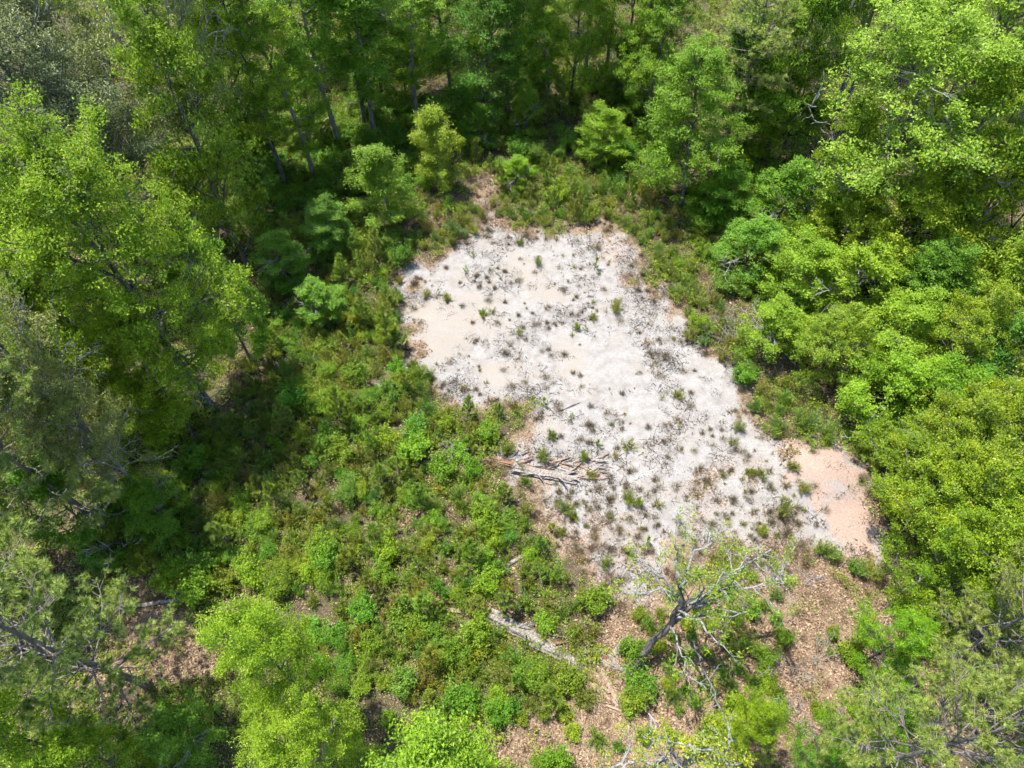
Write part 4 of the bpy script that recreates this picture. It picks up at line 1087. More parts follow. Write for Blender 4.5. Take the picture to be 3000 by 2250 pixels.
# split log lying in the sand
logA = log_thing('fallen_log', 'pale weathered log lying in the sand, split open at its right end', (1520, 1378), (1672, 1408), 0.27, 0.20, 'deadwood', 301, group=g_log, knots=3)
bpy.context.view_layer.update()
sp = []
for i in range(52):
    u = rs(900 + i).rand(2)
    sp.append((1560 + 220 * u[0], 1352 + 62 * u[1] - 12 * u[0], 0.05))
shards(logA, sp, 311, ('rot', 'deadwood', 'deadwood', 'deadwood', 'tanwood'), 'splinter', (0.2, 1.2), 0.4)
logA2 = log_thing('rotten_log', 'crumbled red-brown rotten log running from the dark root end to the pale log', (1360, 1338), (1545, 1362), 0.16, 0.12, 'rot', 302, group=g_log, knots=2)
bpy.context.view_layer.update()
shards(logA2, [(1345 + 230 * rs(950 + i).rand(), 1330 + 50 * rs(960 + i).rand(), 0.05) for i in range(42)], 312, ('rot', 'deadwood', 'rot'), 'splinter', (0.2, 1.1), 0.5)
# long rotten log in the lower middle
logB = log_thing('fallen_log', 'thick grey upper length of the long rotten log below the sand', (1452, 1812), (1572, 1876), 0.31, 0.28, 'deadwood', 303, group=g_log, knots=2)
bpy.context.view_layer.update()
shards(logB, [(1560 + 60 * rs(1000 + i).rand(), 1840 + 60 * rs(1010 + i).rand(), -0.4) for i in range(16)], 313, ('tanwood', 'rot', 'deadwood'), 'splinter', (0.4, 1.1), 0.5)
logB2 = log_thing('fallen_log', 'broken lower length of the long rotten log, bark peeling in plates', (1578, 1888), (1702, 1950), 0.27, 0.21, 'deadwood', 304, group=g_log, knots=2)
bpy.context.view_layer.update()
shards(logB2, [(1690 + 110 * rs(1100 + i).rand(), 1905 + 160 * rs(1130 + i).rand(), -0.6) for i in range(64)], 314, ('tanwood', 'tanwood', 'rot', 'deadwood'), 'splinter', (0.2, 1.3), 0.8)
for nm, lab, pa, pb, r, mt, sd in (
        ('dead_stick', 'straight pale stick lying across the end of the long rotten log', (1705, 1912), (1812, 1906), 0.085, 'deadwood', 321),
        ('dead_stick', 'short pale stick propped up toward the sand beside the crooked oak', (1806, 1902), (1830, 1866), 0.08, 'deadwood', 322),
        ('dead_stick', 'grey stick pointing at the foot of the crooked oak', (1768, 1945), (1846, 1968), 0.11, 'deadwood', 323),
        ('heartwood_splinter', 'long tan split of heartwood running down from the rotten log', (1760, 1965), (1800, 2040), 0.13, 'tanwood', 324),
        ('heartwood_splinter', 'lowest tan wood splinter pointing toward the bottom edge', (1732, 2010), (1806, 2066), 0.10, 'tanwood', 325),
        ('heartwood_splinter', 'thick tan rotted end of the long log, beside the crooked oak', (1700, 1948), (1795, 2015), 0.17, 'tanwood', 334),
        ('fallen_pole', 'thin pale grey pole lying on litter below the near pine boughs', (300, 1795), (556, 1756), 0.10, 'deadwood', 335),
        ('dead_stick', 'dark weathered stick lying between young pines and lower sand edge', (1500, 1648), (1552, 1616), 0.09, 'deadwood', 326),
        ('dead_stick', 'short dark stick end under the tall young pine', (1452, 1672), (1480, 1656), 0.08, 'deadwood', 327),
        ('dead_stick', 'dark thin log behind the thick grey log, half under shrubs', (1540, 1836), (1618, 1810), 0.09, 'bark', 328),
        ('dead_stick', 'pale plank-like stick on the litter left of the red-brown stump scraps', (1320, 1788), (1395, 1796), 0.12, 'tanwood', 329),
        ('dead_stick', 'small curved grey stick alone on open sand', (1655, 1199), (1692, 1183), 0.035, 'bark', 330),
        ('dead_stick', 'thin pale stick on the litter near the bottom edge', (1810, 2190), (1838, 2240), 0.03, 'deadwood', 331),
        ('dead_stick', 'grey stick with a fork lying left of the shards in the thicket', (1165, 1618), (1205, 1588), 0.06, 'deadwood', 332),
        ('dead_stick', 'leaning grey limb crossing the red-brown rotten log', (1460, 1300), (1494, 1352), 0.045, 'deadwood', 333)):
    log_thing(nm, lab, pa, pb, r, r * 0.75, mt, sd, group=g_log, knots=1, cat='stick')


def stump(name, label, px, py, H, r, seed, mat, root=False):
    rng = rs(seed)
    p = ground_pt(px, py)
    o = empty(name, tuple(p), label, 'stump', g_log)
    sides, rings = 14, 8
    a = np.arange(sides) / sides * 6.283
    s = np.linspace(0, 1, rings)
    rr = r * (1.25 - 0.35 * s)[:, None] * (1 + 0.16 * rng.randn(1, sides)) * (1 + 0.05 * rng.randn(rings, sides))
    top = H * (0.55 + 0.45 * rng.rand(sides))
    z = s[:, None] * top[None, :] - 0.08
    v = np.stack([rr * np.cos(a), rr * np.sin(a), z], -1).reshape(-1, 3)
    i = np.arange(rings - 1)[:, None] * sides; j = np.arange(sides)[None, :]; j2 = (j + 1) % sides
    q = np.stack([i + j, i + j2, i + sides + j2, i + sides + j], -1).reshape(-1, 4)
    v = np.concatenate([v, [(0, 0, H * 0.35)]]); c = rings * sides
    mb = MB(); mb.add(v, q, [(c, (rings - 1) * sides + b, (rings - 1) * sides + (b + 1) % sides) for b in range(sides)], 0.5)
    part('stump_body', mb.mesh('stump_body', M[mat], False), o)
    for k in range(9 if root else 5):
        mb = MB(); az = k * 6.28 / (9 if root else 5) + rng.randn() * 0.3
        d = np.array((math.cos(az), math.sin(az), 0.9 * rng.rand() if root else -0.15))
        path = grow(np.array((math.cos(az), math.sin(az), 0)) * r * 0.7 + (0, 0, 0.12 + (0.5 * H * rng.rand() if root else 0)), d, r * (1.6 + 1.5 * rng.rand()), 5, rng, 0.25, -0.04)
        tube(mb, path, r * 0.22 * (1 - 0.8 * np.linspace(0, 1, 6)) + 0.01, 6, 0.5, 0.15, rng)
        part('root', mb.mesh('root', M[mat], True), o)
    return o


stump('broken_stump', 'upright red-brown splintered stump among green bushes, lower middle', 1275, 1765, 1.25, 0.34, 401, 'rot')
stump('root_mass', 'brown upturned root mass on litter at the far forest edge', 925, 400, 0.9, 0.6, 402, 'tanwood', True)
stump('root_end', 'dark charred root end of the crumbled rotten log', 1325, 1335, 0.85, 0.36, 403, 'bark', True)
# shards of a rotted trunk in the thicket
o = stump('rotted_trunk', 'flat heap of tan wood shards from a rotted trunk inside the left thicket', 1250, 1500, 0.35, 0.3, 404, 'rot')
bpy.context.view_layer.update()
shards(o, [(1215 + 85 * rs(1200 + i).rand(), 1495 + 130 * rs(1230 + i).rand(), -1.0) for i in range(46)], 415, ('tanwood', 'deadwood', 'deadwood', 'rot'), 'splinter', (0.5, 1.5), 0.8)
# grey brush heap at the right rim of the sand
p = ground_pt(2140, 1020)
o = empty('brush_heap', tuple(p), 'tangled heap of grey dead brush at the right rim of the sand', 'brushwood', g_log)
rng = rs(55)
bm = []
for k in range(6):
    mb = MB(); bare_branch(mb, np.zeros(3), np.array((1, 0, 0.25)), 1.6, rng, 0.02); bm.append(mb.mesh('dead_branch', M['pale'], True))
for k in range(46):
    q = part('dead_branch', bm[k % 6], o)
    q.location = (rng.randn() * 1.1, rng.randn() * 1.5, 0.05 + rng.rand() * 0.5)
    q.rotation_euler = (rng.rand() * 6.28, rng.randn() * 0.5, rng.rand() * 6.28)
    s = 0.6 + 0.7 * rng.rand(); q.scale = (s, s, s); q.color = (.8, .75, .7, 1)

# ------------------------------------------------------------------ shrubs, young pines, tufts: each its own thing
LANDMARKS = [('the pink clay mound', (2400, 1390)), ('the pale log in the sand', (1590, 1390)), ('the long rotten log', (1590, 1890)), ('the crooked oak', (1850, 1965)),
             ('the red-brown broken stump', (1275, 1760)), ('the tan wood shards', (1255, 1550)), ('the larger feathery tree', (1140, 640)), ('the farther feathery tree', (1300, 520)),
             ('the litter trail', (1410, 600)), ('the grey brush heap', (2140, 1020)), ('the huge bright tree', (640, 1285)), ('the brown root mass', (925, 400)),
             ('the open litter patch', (520, 1880)), ('the orange stain in the sand', (1790, 735)), ('the lower clay patch', (2480, 1570)), ('the two tall grey trunks', (1740, 230)),
             ('the tall lone young pine', (1372, 1220)), ('the leaning dead stem', (2100, 2070)), ('the dark root end', (1325, 1335)), ('the foot of the forked trunk', (2440, 330)),
             ('the near pine trunk', (440, 2010)), ('the rounded yellow-green bottom tree', (2240, 2200)), ('the small curved stick', (1675, 1190)), ('the litter slope', (2480, 1800)),
             ('the deep green rounded tree', (2060, 600)), ('the grass-green bottom tree', (1280, 2230)), ('the light green twig-topped tree', (900, 1800))]
LMW = [(n, at(*p)[:2]) for n, p in LANDMARKS]
_O = 'first second third fourth fifth sixth seventh eighth ninth tenth eleventh twelfth thirteenth fourteenth fifteenth sixteenth seventeenth eighteenth nineteenth twentieth'.split()
ORD = ['nearest'] + [w + '-nearest' for w in _O[1:]] + ['twenty-' + w + '-nearest' for w in _O[:9]] + ['thirtieth-nearest'] + ['thirty-' + w + '-nearest' for w in _O[:9]]
ITEMS = []      # (kind, variant, name, what, cat, group, xy, scale, tint, squash)
TAKEN = []


def free(x, y, r):
    for a, b, c in TAKEN:
        if (x - a) ** 2 + (y - b) ** 2 < (r + c) ** 2: return False
    return True


def put(kind, name, what, cat, group, xy, size, tint, rng, var=None, squash=1.0):
    v = rng.randrange(len(PR[kind])) if var is None else var
    ITEMS.append((kind, v, name, what, cat, group, xy, size, tint, squash, rng.uniform(0, 6.28)))


def jit(t, rng, a=0.1):
    return tuple(c * rng.uniform(1 - a, 1 + a) for c in t)


KIND = {  # kind: (mesh kind, name, words, category, group, tint, scale range, footprint)
    'broom': ('broom', 'olive_shrub', 'olive feathery shrub', 'shrub', 'olive feathery shrubs', (1.1, 1.08, .9), (.75, 1.35), .42),
    'broomg': ('broom', 'green_shrub', 'fresh green feathery shrub', 'shrub', 'green feathery shrubs', (.85, 1.15, .85), (.75, 1.4), .42),
    'bush': ('bush', 'leafy_bush', 'leafy green bush', 'bush', 'leafy green bushes', (.86, .95, .75), (.6, 1.25), .5),
    'bushd': ('bush', 'dark_bush', 'dark green leafy bush', 'bush', 'dark leafy bushes', (.68, .88, .85), (.7, 1.4), .55),
    'bushb': ('bush', 'blue_green_bush', 'blue-green leafy bush', 'bush', 'blue-green bushes', (.85, 1.02, 1.5), (.6, 1.2), .5),
    'bushy': ('bush', 'yellow_green_bush', 'yellow-green leafy bush', 'bush', 'yellow-green bushes', (1.05, 1.0, .65), (.45, 1.0), .4),
    'pine': ('sapling', 'young_pine', 'young pine', 'pine sapling', 'young pines', (1.1, 1.15, .62), (.5, 1.15), .45),
    'seed': ('seedling', 'pine_seedling', 'tiny pine seedling', 'seedling', 'pine seedlings', (1.1, 1.1, .65), (.7, 1.2), .22),
    'tuft': ('tuft', 'weed_tuft', 'small olive weed tuft', 'plant', 'weed tufts on the sand', (1.15, .95, 1.0), (.55, 1.2), .25),
    'grass': ('grass', 'grass_tuft', 'dry brown grass tuft', 'grass', 'dry grass tufts', (1, 1, 1), (.7, 1.3), .3),
    'dead': ('deadshrub', 'dead_shrub', 'bare pale dead shrub', 'shrub', 'dead shrubs', (1, 1, 1), (.7, 1.2), .3),
}


def put_kind(k, px, py, s, rng, var=None, squash=1.0, tint=None):
    mk, nm, what, cat, grp, t, _, foot = KIND[k]
    p = ground_pt(px, py)
    TAKEN.append((p[0], p[1], foot * s * 0.8))
    put(mk, nm, what, cat, grp, (p[0], p[1]), s, jit(tint or t, rng), rng, var, squash)


# ones the photograph shows by themselves
r1 = random.Random(11)
for k, px, py, s, v, sq in [
    ('pine', 1372, 1235, .85, 1, 1), ('pine', 1460, 1225, .62, 0, 1), ('pine', 1385, 1320, .75, 2, 1), ('broom', 1490, 1325, .95, 1, 1), ('seed', 1592, 1190, 1.0, 0, 1), ('seed', 1560, 1175, .9, 1, 1),
    ('tuft', 1510, 1200, 1.3, 2, 1.4), ('broom', 1415, 925, .9, 2, .8), ('tuft', 1440, 915, 1.4, 0, 1), ('broom', 1310, 880, .8, 0, 1), ('tuft', 1280, 870, 1.5, 1, 1), ('broom', 1250, 865, .8, 3, .8),
    ('broom', 1805, 910, 1.0, 1, 1), ('broom', 1735, 935, .8, 2, .9), ('broom', 1690, 965, .75, 0, .9), ('broom', 1575, 775, .75, 1, 1), ('broom', 1525, 715, .7, 2, 1), ('seed', 1745, 785, 1.2, 0, 1),
    ('bush', 1985, 785, .7, 3, 1), ('broom', 1960, 800, 1.1, 1, 1), ('broom', 1985, 1165, .75, 1, .9), ('broom', 2160, 1260, .95, 3, 1), ('broom', 2270, 1280, .8, 0, 1), ('bush', 2185, 1110, .8, 3, 1),
    ('bushd', 2170, 1120, .9, 1, 1), ('broomg', 2350, 1250, 1.7, 1, 1), ('broomg', 2290, 1180, 1.3, 0, 1), ('broomg', 2420, 1280, 1.5, 1, 1), ('broomg', 2060, 980, 1.4, 1, 1), ('bush', 2040, 960, .9, 0, 1), ('broomg', 2190, 1105, 1.5, 0, 1),
    ('broom', 1590, 1345, .9, 1, 1.1), ('broom', 1615, 1280, .85, 2, 1), ('broom', 1710, 1345, .85, 0, 1), ('broom', 1730, 1395, .8, 2, .8), ('tuft', 1795, 1340, 1.6, 0, 1), ('broom', 1525, 1375, .55, 1, 1.2),
    ('pine', 1478, 1470, .85, 0, .9), ('broomg', 1540, 1420, .8, 1, 1), ('pine', 1385, 1660, 1.05, 1, .95), ('pine', 1340, 1590, .6, 2, 1), ('pine', 1460, 1560, .65, 0, 1), ('pine', 1500, 1510, .5, 2, 1),
    ('pine', 1575, 1690, .8, 2, .85), ('broomg', 1620, 1690, 1.2, 1, 1), ('broomg', 1540, 1680, 1.1, 0, 1), ('broom', 1655, 1500, 1.0, 1, 1.1), ('broom', 1680, 1520, .8, 0, .8), ('broom', 1840, 1470, .9, 1, 1), ('broom', 1870, 1480, .8, 0, 1),
    ('broom', 2320, 1375, .75, 1, 1), ('broom', 2350, 1440, 1.0, 3, .8), ('broom', 2290, 1500, 1.1, 1, 1), ('broom', 2440, 1640, 1.0, 3, .9), ('broomg', 2410, 1625, 1.2, 1, 1), ('broom', 2545, 1680, 1.2, 1, .8), ('broomg', 2500, 1670, 1.4, 0, .8), ('broom', 2230, 1560, .9, 0, .9),
    ('broom', 2195, 1390, .8, 0, .9), ('broom', 2225, 1395, .7, 1, 1), ('seed', 1620, 1560, 1.3, 0, 1), ('broom', 1645, 1565, .8, 2, .9), ('broom', 1775, 1655, .75, 1, .9), ('tuft', 1700, 1640, 1.3, 0, 1),
    ('pine', 1105, 770, 1.15, 1, .9), ('pine', 1070, 800, .9, 0, 1), ('pine', 1150, 810, .75, 2, 1), ('broomg', 1260, 1110, .7, 1, 1.2), ('broom', 1210, 1080, 1.0, 0, 1), ('broom', 1170, 1060, 1.1, 3, 1),
    ('pine', 1600, 370, 1.3, 0, 1), ('pine', 1640, 350, 1.2, 1, 1), ('pine', 1560, 300, 1.3, 1, 1), ('pine', 1655, 260, 1.2, 0, 1), ('pine', 1500, 290, 1.2, 1, 1), ('pine', 1740, 500, 1.25, 0, 1), ('pine', 1690, 470, 1.1, 2, 1), ('pine', 1395, 480, 1.0, 0, 1), ('pine', 1470, 560, .9, 1, 1), ('pine', 1550, 590, .8, 0, 1),
    ('pine', 1620, 620, 1.0, 2, 1), ('pine', 1680, 610, .9, 1, 1), ('bush', 1640, 590, 1.1, 1, 1), ('broomg', 1710, 580, 1.4, 1, 1), ('broomg', 1590, 640, 1.2, 0, 1), ('broomg', 1500, 640, 1.0, 1, 1), ('broomg', 1800, 560, 1.5, 1, 1), ('broomg', 1860, 540, 1.5, 0, 1),
    ('dead', 2295, 1975, 1.0, 1, 1), ('dead', 2395, 1930, .9, 0, 1), ('dead', 2320, 2110, 1.1, 1, 1), ('dead', 1640, 1330, .5, 2, .6), ('dead', 1480, 1815, .6, 2, 1), ('dead', 2150, 980, 1.1, 0, 1), ('dead', 1330, 480, .8, 1, 1),
    ('dead', 1865, 310, 1.6, 1, .7), ('dead', 1810, 180, 1.5, 2, .7), ('dead', 380, 1600, 1.8, 1, .7), ('dead', 2370, 1700, .9, 2, .5),
    ('bush', 1850, 1915, .9, 1, .9), ('bushd', 1870, 2010, 1.1, 0, .9), ('bushy', 1850, 2060, .9, 1, .9), ('bushb', 1190, 2010, .9, 1, 1), ('bushy', 1240, 1840, .8, 0, 1),
]:
    put_kind(k, px, py, s, r1, v, sq)

# and the rest, region by region
REG = [
    # polygon, kinds with weights, spacing factor, tries
    ([(850, 620), (1010, 600), (1180, 760), (1170, 1000), (1270, 1200), (1480, 1290), (1330, 1320), (1430, 1420), (1540, 1500), (1560, 1600), (1650, 1680), (1760, 1760), (1740, 1880), (1640, 1870), (1480, 1790), (1420, 1830), (1560, 1940), (1700, 2010),
      (1740, 2080), (1500, 2110), (1200, 2080), (1000, 1980), (960, 1790), (760, 1720), (600, 1560), (640, 1320), (760, 1000), (800, 760)],
     (('broom', .33), ('broomg', .30), ('bush', .15), ('bushd', .05), ('bushb', .03), ('bushy', .05), ('pine', .09)), .92, 3000),
    ([(1180, 760), (1300, 730), (1400, 690), (1440, 640), (1300, 600), (1190, 690)], (('broom', .5), ('grass', .3), ('broomg', .2)), 1.0, 160),
    ([(1420, 620), (1500, 650), (1650, 660), (1800, 650), (1890, 720), (1970, 650), (2000, 560), (1880, 520), (1700, 560), (1500, 560)], (('broom', .35), ('broomg', .35), ('grass', .15), ('pine', .15)), .95, 260),
    ([(1890, 700), (1900, 800), (1980, 870), (2010, 1000), (2110, 1070), (2170, 1160), (2260, 1270), (2340, 1310), (2450, 1290), (2330, 1160), (2200, 1060), (2080, 860), (2010, 700), (1960, 650)],
     (('broom', .42), ('broomg', .25), ('grass', .25), ('bush', .08)), .9, 420),
    ([(1150, 760), (1180, 1000), (1240, 1130), (1300, 1200), (1230, 1180), (1130, 1050), (1100, 900)], (('broom', .4), ('grass', .35), ('broomg', .25)), .9, 160),
    ([(1850, 1790), (2050, 1760), (2260, 1740), (2330, 1860), (2260, 2000), (2300, 2120), (2150, 2180), (1960, 2080), (1920, 1980)], (('broom', .5), ('broomg', .32), ('grass', .08), ('bushy', .10)), 1.0, 420),
    ([(2000, 1680), (2200, 1640), (2400, 1640), (2330, 1760), (2050, 1760), (1850, 1800), (1760, 1740)], (('broom', .55), ('grass', .35), ('broomg', .1)), 1.5, 160),
    ([(2330, 1740), (2560, 1700), (2760, 1860), (2700, 1960), (2480, 2100), (2320, 2120), (2300, 1960)], (('broom', .5), ('grass', .3), ('bushy', .2)), 2.6, 140),
    ([(1000, 2000), (1250, 2090), (1700, 2110), (1850, 2080), (2000, 2130), (1850, 2250), (1560, 2250), (1500, 2150), (1080, 2130)], (('broom', .45), ('broomg', .3), ('bushy', .15), ('grass', .1)), 1.5, 260),
    ([(650, 1320), (760, 1000), (700, 1210), (600, 1560), (700, 1720), (560, 1760), (250, 1650), (300, 1450), (450, 1330)], (('bush', .42), ('bushd', .1), ('broomg', .28), ('bushy', .2)), 1.1, 500),
    ([(960, 1800), (1000, 2000), (1080, 2150), (1000, 2220), (940, 2000), (900, 1850)], (('bushd', .5), ('bush', .3), ('broomg', .2)), 1.3, 60),
    ([(680, 440), (900, 330), (1250, 340), (1350, 420), (1240, 560), (1000, 600), (850, 620), (720, 600)], (('bushd', .5), ('bush', .2), ('bushb', .3)), 1.25, 320),
    ([(1250, 330), (1500, 240), (1950, 240), (1980, 520), (1500, 560), (1380, 480)], (('bushd', .35), ('bush', .25), ('pine', .2), ('broomg', .2)), 1.35, 330),
    ([(2000, 560), (2200, 560), (2450, 560), (2600, 640), (2560, 900), (2400, 1000), (2250, 950), (2100, 850), (2020, 700)], (('bushd', .2), ('bush', .45), ('bushb', .1), ('bushy', .25)), 1.5, 260),
    # open sand
    ([(1450, 640), (1650, 670), (1850, 700), (1900, 830), (2000, 1020), (2150, 1150), (2280, 1300), (2300, 1480), (2250, 1620), (1950, 1760), (1700, 1660), (1560, 1560), (1600, 1430), (1520, 1300), (1500, 1230), (1290, 1180), (1200, 1050), (1200, 830), (1400, 720)],
     (('tuft', .72), ('grass', .18), ('broom', .08), ('seed', .02)), 2.2, 560),
    ([(1560, 1440), (1800, 1430), (2050, 1420), (2280, 1330), (2420, 1480), (2400, 1640), (2100, 1680), (1900, 1770), (1720, 1690), (1560, 1580)], (('tuft', .5), ('grass', .22), ('broom', .28)), 1.3, 420),
]
r2 = random.Random(23)
COUNT = {}
for poly, mix, sp, tries in REG:
    wp = W(poly)
    xs = [p[0] for p in wp]; ys = [p[1] for p in wp]
    for _ in range(tries * 2):
        x = r2.uniform(min(xs), max(xs)); y = r2.uniform(min(ys), max(ys))
        if poly_sd(wp, np.array([x]), np.array([y]))[0] < 0: continue
        u = r2.random(); acc = 0
        for k, wgt in mix:
            acc += wgt
            if u <= acc: break
        mk, nm, what, cat, grp, tint, (s0, s1), foot = KIND[k]
        s = r2.uniform(s0, s1)
        if k == 'tuft' and float(fbm(x * 0.5, y * 0.5, 88)) < r2.uniform(0.44, 0.60): continue
        if k == 'tuft':
            s *= r2.choice((0.4, 0.5, 0.6, 0.7, 0.8, 1.0, 1.6))
            tint = r2.choice(((1.2, .9, 1.1), (1.25, .95, 1.0), (1.0, 1.05, .8), (1.05, 1.1, .8)))
            if float(cream_at(np.array([x]), np.array([y]))[0]) > 0.4: continue
        if not free(x, y, foot * s * sp * 0.8): continue
        if COUNT.get(nm, 0) > 240: continue
        COUNT[nm] = COUNT.get(nm, 0) + 1
        TAKEN.append((x, y, foot * s * sp * 0.8))
        put(mk, nm, what, cat, grp, (x, y), s, jit(tint, r2, .14), r2, None, r2.uniform(.85, 1.15))

# each one's label: which it is, counted from a landmark one can find
near = {}
for i, it in enumerate(ITEMS):
    x, y = it[6]
    d = [(math.hypot(x - q[0], y - q[1]), n, x - q[0], y - q[1]) for n, q in LMW]
    d.sort(key=lambda e: e[0])
    dist, n, dx, dy = d[0]
    side = ('right of' if dx > 0 else 'left of') if abs(dx) > abs(dy) else ('beyond' if dy > 0 else 'in front of')
    near.setdefault((it[3], n, side), []).append((dist, i))
LAB = {}
for (what, n, side), lst in near.items():
    lst.sort()
    for r, (dist, i) in enumerate(lst):
        if r < len(ORD):
            LAB[i] = f'{ORD[r]} {what} {side} {n}' if len(lst) > 1 else f'only {what} just {side} {n}'
        else:
            LAB[i] = f'{what} farther out {side} {n}'
for i, (mk, v, nm, what, cat, grp, (x, y), s, tint, sq, rot) in enumerate(ITEMS):
    place(PR[mk][v], nm, (x, y, float(gz(x, y))), s, rot, LAB[i], cat, grp, tint, sq)


# ------------------------------------------------------------------ uncountable ground cover (one object each)
def scatter(name, label, protos, pts, scl, seed):
    """Small pieces strewn over the ground: one stuff object made with geometry nodes."""
    rng = rs(seed)
    n = len(pts)
    me = bpy.data.meshes.new(name)
    me.vertices.add(n); me.vertices.foreach_set('co', np.asarray(pts, np.float32).ravel())
    a = me.attributes.new('scl', 'FLOAT', 'POINT'); a.data.foreach_set('value', np.asarray(scl, np.float32))
    a = me.attributes.new('rz', 'FLOAT', 'POINT'); a.data.foreach_set('value', (rng.rand(n) * 6.283).astype(np.float32))
    a = me.attributes.new('pick', 'INT', 'POINT'); a.data.foreach_set('value', rng.randint(0, len(protos), n).astype(np.int32))
    o = bpy.data.objects.new(name, me); COL.objects.link(o)
    ng = bpy.data.node_groups.new(name + '_nodes', 'GeometryNodeTree')
    ng.interface.new_socket('Geometry', in_out='INPUT', socket_type='NodeSocketGeometry')
    ng.interface.new_socket('Geometry', in_out='OUTPUT', socket_type='NodeSocketGeometry')
    N, L = ng.nodes, ng.links
    gi, go = N.new('NodeGroupInput'), N.new('NodeGroupOutput')
    jo = N.new('GeometryNodeJoinGeometry')
    for m in protos:
        po = bpy.data.objects.new(m.name + '_piece', m)
        oi = N.new('GeometryNodeObjectInfo'); oi.inputs['Object'].default_value = po; oi.inputs['As Instance'].default_value = True
        L.new(oi.outputs['Geometry'], jo.inputs[0])
    ip = N.new('GeometryNodeInstanceOnPoints')
    ip.inputs['Pick Instance'].default_value = True

    def named(a, t):
        z = N.new('GeometryNodeInputNamedAttribute'); z.data_type = t; z.inputs['Name'].default_value = a
        return z.outputs['Attribute']
    cx = N.new('ShaderNodeCombineXYZ'); L.new(named('rz', 'FLOAT'), cx.inputs[2])
    L.new(gi.outputs[0], ip.inputs['Points']); L.new(jo.outputs[0], ip.inputs['Instance'])
    L.new(named('pick', 'INT'), ip.inputs['Instance Index'])
    L.new(cx.outputs[0], ip.inputs['Rotation']); L.new(named('scl', 'FLOAT'), ip.inputs['Scale'])
    L.new(ip.outputs[0], go.inputs[0])
    md = o.modifiers.new('scatter', 'NODES'); md.node_group = ng
    o['kind'] = 'stuff'; o['label'] = label
    return o


def flake_patch(seed, n, rad, size, mat, tilt=0.35, twigs=0):
    rng = rs(seed)
    mb = MB()
    a = rng.rand(n) * 6.283; r = rad * np.sqrt(rng.rand(n))
    pos = np.stack([np.cos(a) * r, np.sin(a) * r, 0.012 + 0.045 * rng.rand(n)], 1)
    leaves(mb, pos, size, rng, 0.9 / tilt * 0.5, 0.55, None, size_var=0.5)
    for k in range(twigs):
        p = np.array((rng.randn() * rad * 0.5, rng.randn() * rad * 0.5, 0.02))
        az = rng.rand() * 6.28
        path = grow(p, (math.cos(az), math.sin(az), 0.08), 0.15 + 0.4 * rng.rand(), 3, rng, 0.25, -0.03)
        tube(mb, path, (0.009, 0.008, 0.006, 0.003), 3, rng.rand() * 0.5, cap=False)
    return mb.mesh(mat + '_patch', M[mat])


def weed(seed, n, H, R, leaf, mat, aspect=0.5):
    rng = rs(seed)
    mb = MB()
    k = 7
    A = np.stack([rng.randn(k) * R * 0.5, rng.randn(k) * R * 0.5, H * (0.3 + 0.7 * rng.rand(k))], 1)
    clump_leaves(mb, A, n, R * 0.4, 0.7, leaf, rng, 0.8, aspect)
    for p in A:
        tube(mb, np.array([(p[0] * .3, p[1] * .3, -0.02), p * (.7, .7, .6), p]), (0.006, 0.005, 0.003), 3, 0.2, cap=False)
    return mb.mesh(mat + '_weed', M[mat])


rng = rs(321)
NP = 60000
px = rng.uniform(-44, 44, NP); py = rng.uniform(0, 80, NP)
vis = np.abs(px) < 20 + py * 0.55
px, py = px[vis], py[vis]
S, C, D, SD = zones(px, py)
CR = cream_at(px, py)
zz = gz(px, py)
n1 = fbm(px * 0.55, py * 0.55, 71); n2 = fbm(px * 0.25, py * 0.25, 72)
u = rng.rand(len(px))
# fallen leaves on the forest floor, thickest on the bare slopes
pl = (1 - sstep(0.45, 0.85, S)) * (1 - C) * (0.10 + 0.32 * D)
sel = u < pl
scatter('leaf_litter', 'brown fallen leaves strewn over the forest floor', [flake_patch(501, 150, 0.75, 0.10, 'litter'), flake_patch(502, 130, 0.7, 0.12, 'litter', twigs=3), flake_patch(503, 110, 0.75, 0.085, 'litter', twigs=6)],
        np.stack([px, py, zz], 1)[sel], 0.8 + 0.5 * rng.rand(sel.sum()), 1)
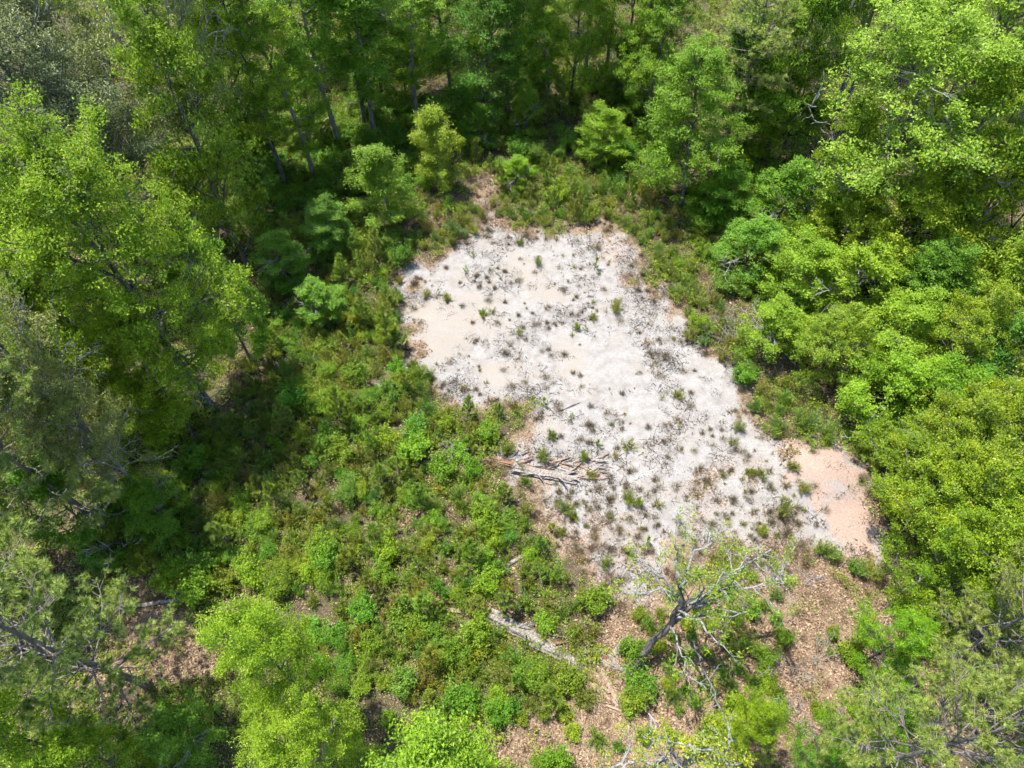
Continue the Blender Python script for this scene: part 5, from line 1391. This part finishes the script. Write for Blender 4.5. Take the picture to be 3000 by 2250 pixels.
# dark bits and twigs on the sand
u = rng.rand(len(px))
pd = sstep(0.25, 0.7, S) * (1 - 0.75 * C) * np.clip(3.4 * (n1 - 0.41), 0.02, 1.0) * (0.6 + 0.9 * sstep(4.5, 0.5, SD)) * 0.95 * (1 - 0.8 * CR)
sel = u < pd
scatter('sand_debris', 'dark bits of leaf, twig and lichen strewn over the white sand', [flake_patch(511, 30, 0.5, 0.07, 'debris', 0.5, 3), flake_patch(512, 40, 0.6, 0.05, 'debris', 0.5, 2), flake_patch(513, 18, 0.45, 0.08, 'debris', 0.5, 5), flake_patch(514, 50, 0.4, 0.055, 'debris', 0.6, 4)],
        np.stack([px, py, zz], 1)[sel], 0.7 + 0.6 * rng.rand(sel.sum()), 2)
# low weeds and sprouts
u = rng.rand(len(px))
pw = (1 - sstep(0.12, 0.5, S)) * (1 - C) * np.clip(0.38 + 2.4 * (n1 - 0.45) - 0.55 * D, 0.02, 1.0) * 0.85
sel = u < pw
scatter('undergrowth', 'low green weeds, vines and sprouts covering the forest floor', [weed(521, 90, 0.35, 0.4, 0.09, 'broad'), weed(522, 120, 0.3, 0.5, 0.075, 'broad'), weed(523, 110, 0.6, 0.4, 0.085, 'dense'), weed(524, 140, 0.55, 0.45, 0.08, 'broom', .28), weed(526, 150, 0.7, 0.4, 0.075, 'broom', .28), PR['grass'][0]['single'], weed(525, 80, 0.25, 0.4, 0.08, 'dense')],
        np.stack([px, py, zz], 1)[sel], 0.7 + 0.8 * rng.rand(sel.sum()), 3)
# wispy dry grass at the sand's rim
u = rng.rand(len(px))
pg = sstep(0.12, 0.4, S) * (1 - sstep(0.55, 0.95, S)) * 0.40 * (1 - C) + 0.05 * D * (1 - S) + S * (1 - C) * (0.02 + 0.22 * sstep(0.48, 0.62, n1) + 0.30 * sstep(at(1500, 1250)[1], at(1500, 1550)[1], py)) * (1 - CR)
sel = u < pg
scatter('dry_grass', 'wispy dry grass and dead stems around the rim of the sand', [PR['grass'][0]['single'], PR['grass'][1]['single'], PR['haze'][0]['single'], PR['haze'][1]['single']],
        np.stack([px, py, zz], 1)[sel], 0.5 + 0.5 * rng.rand(sel.sum()), 4)
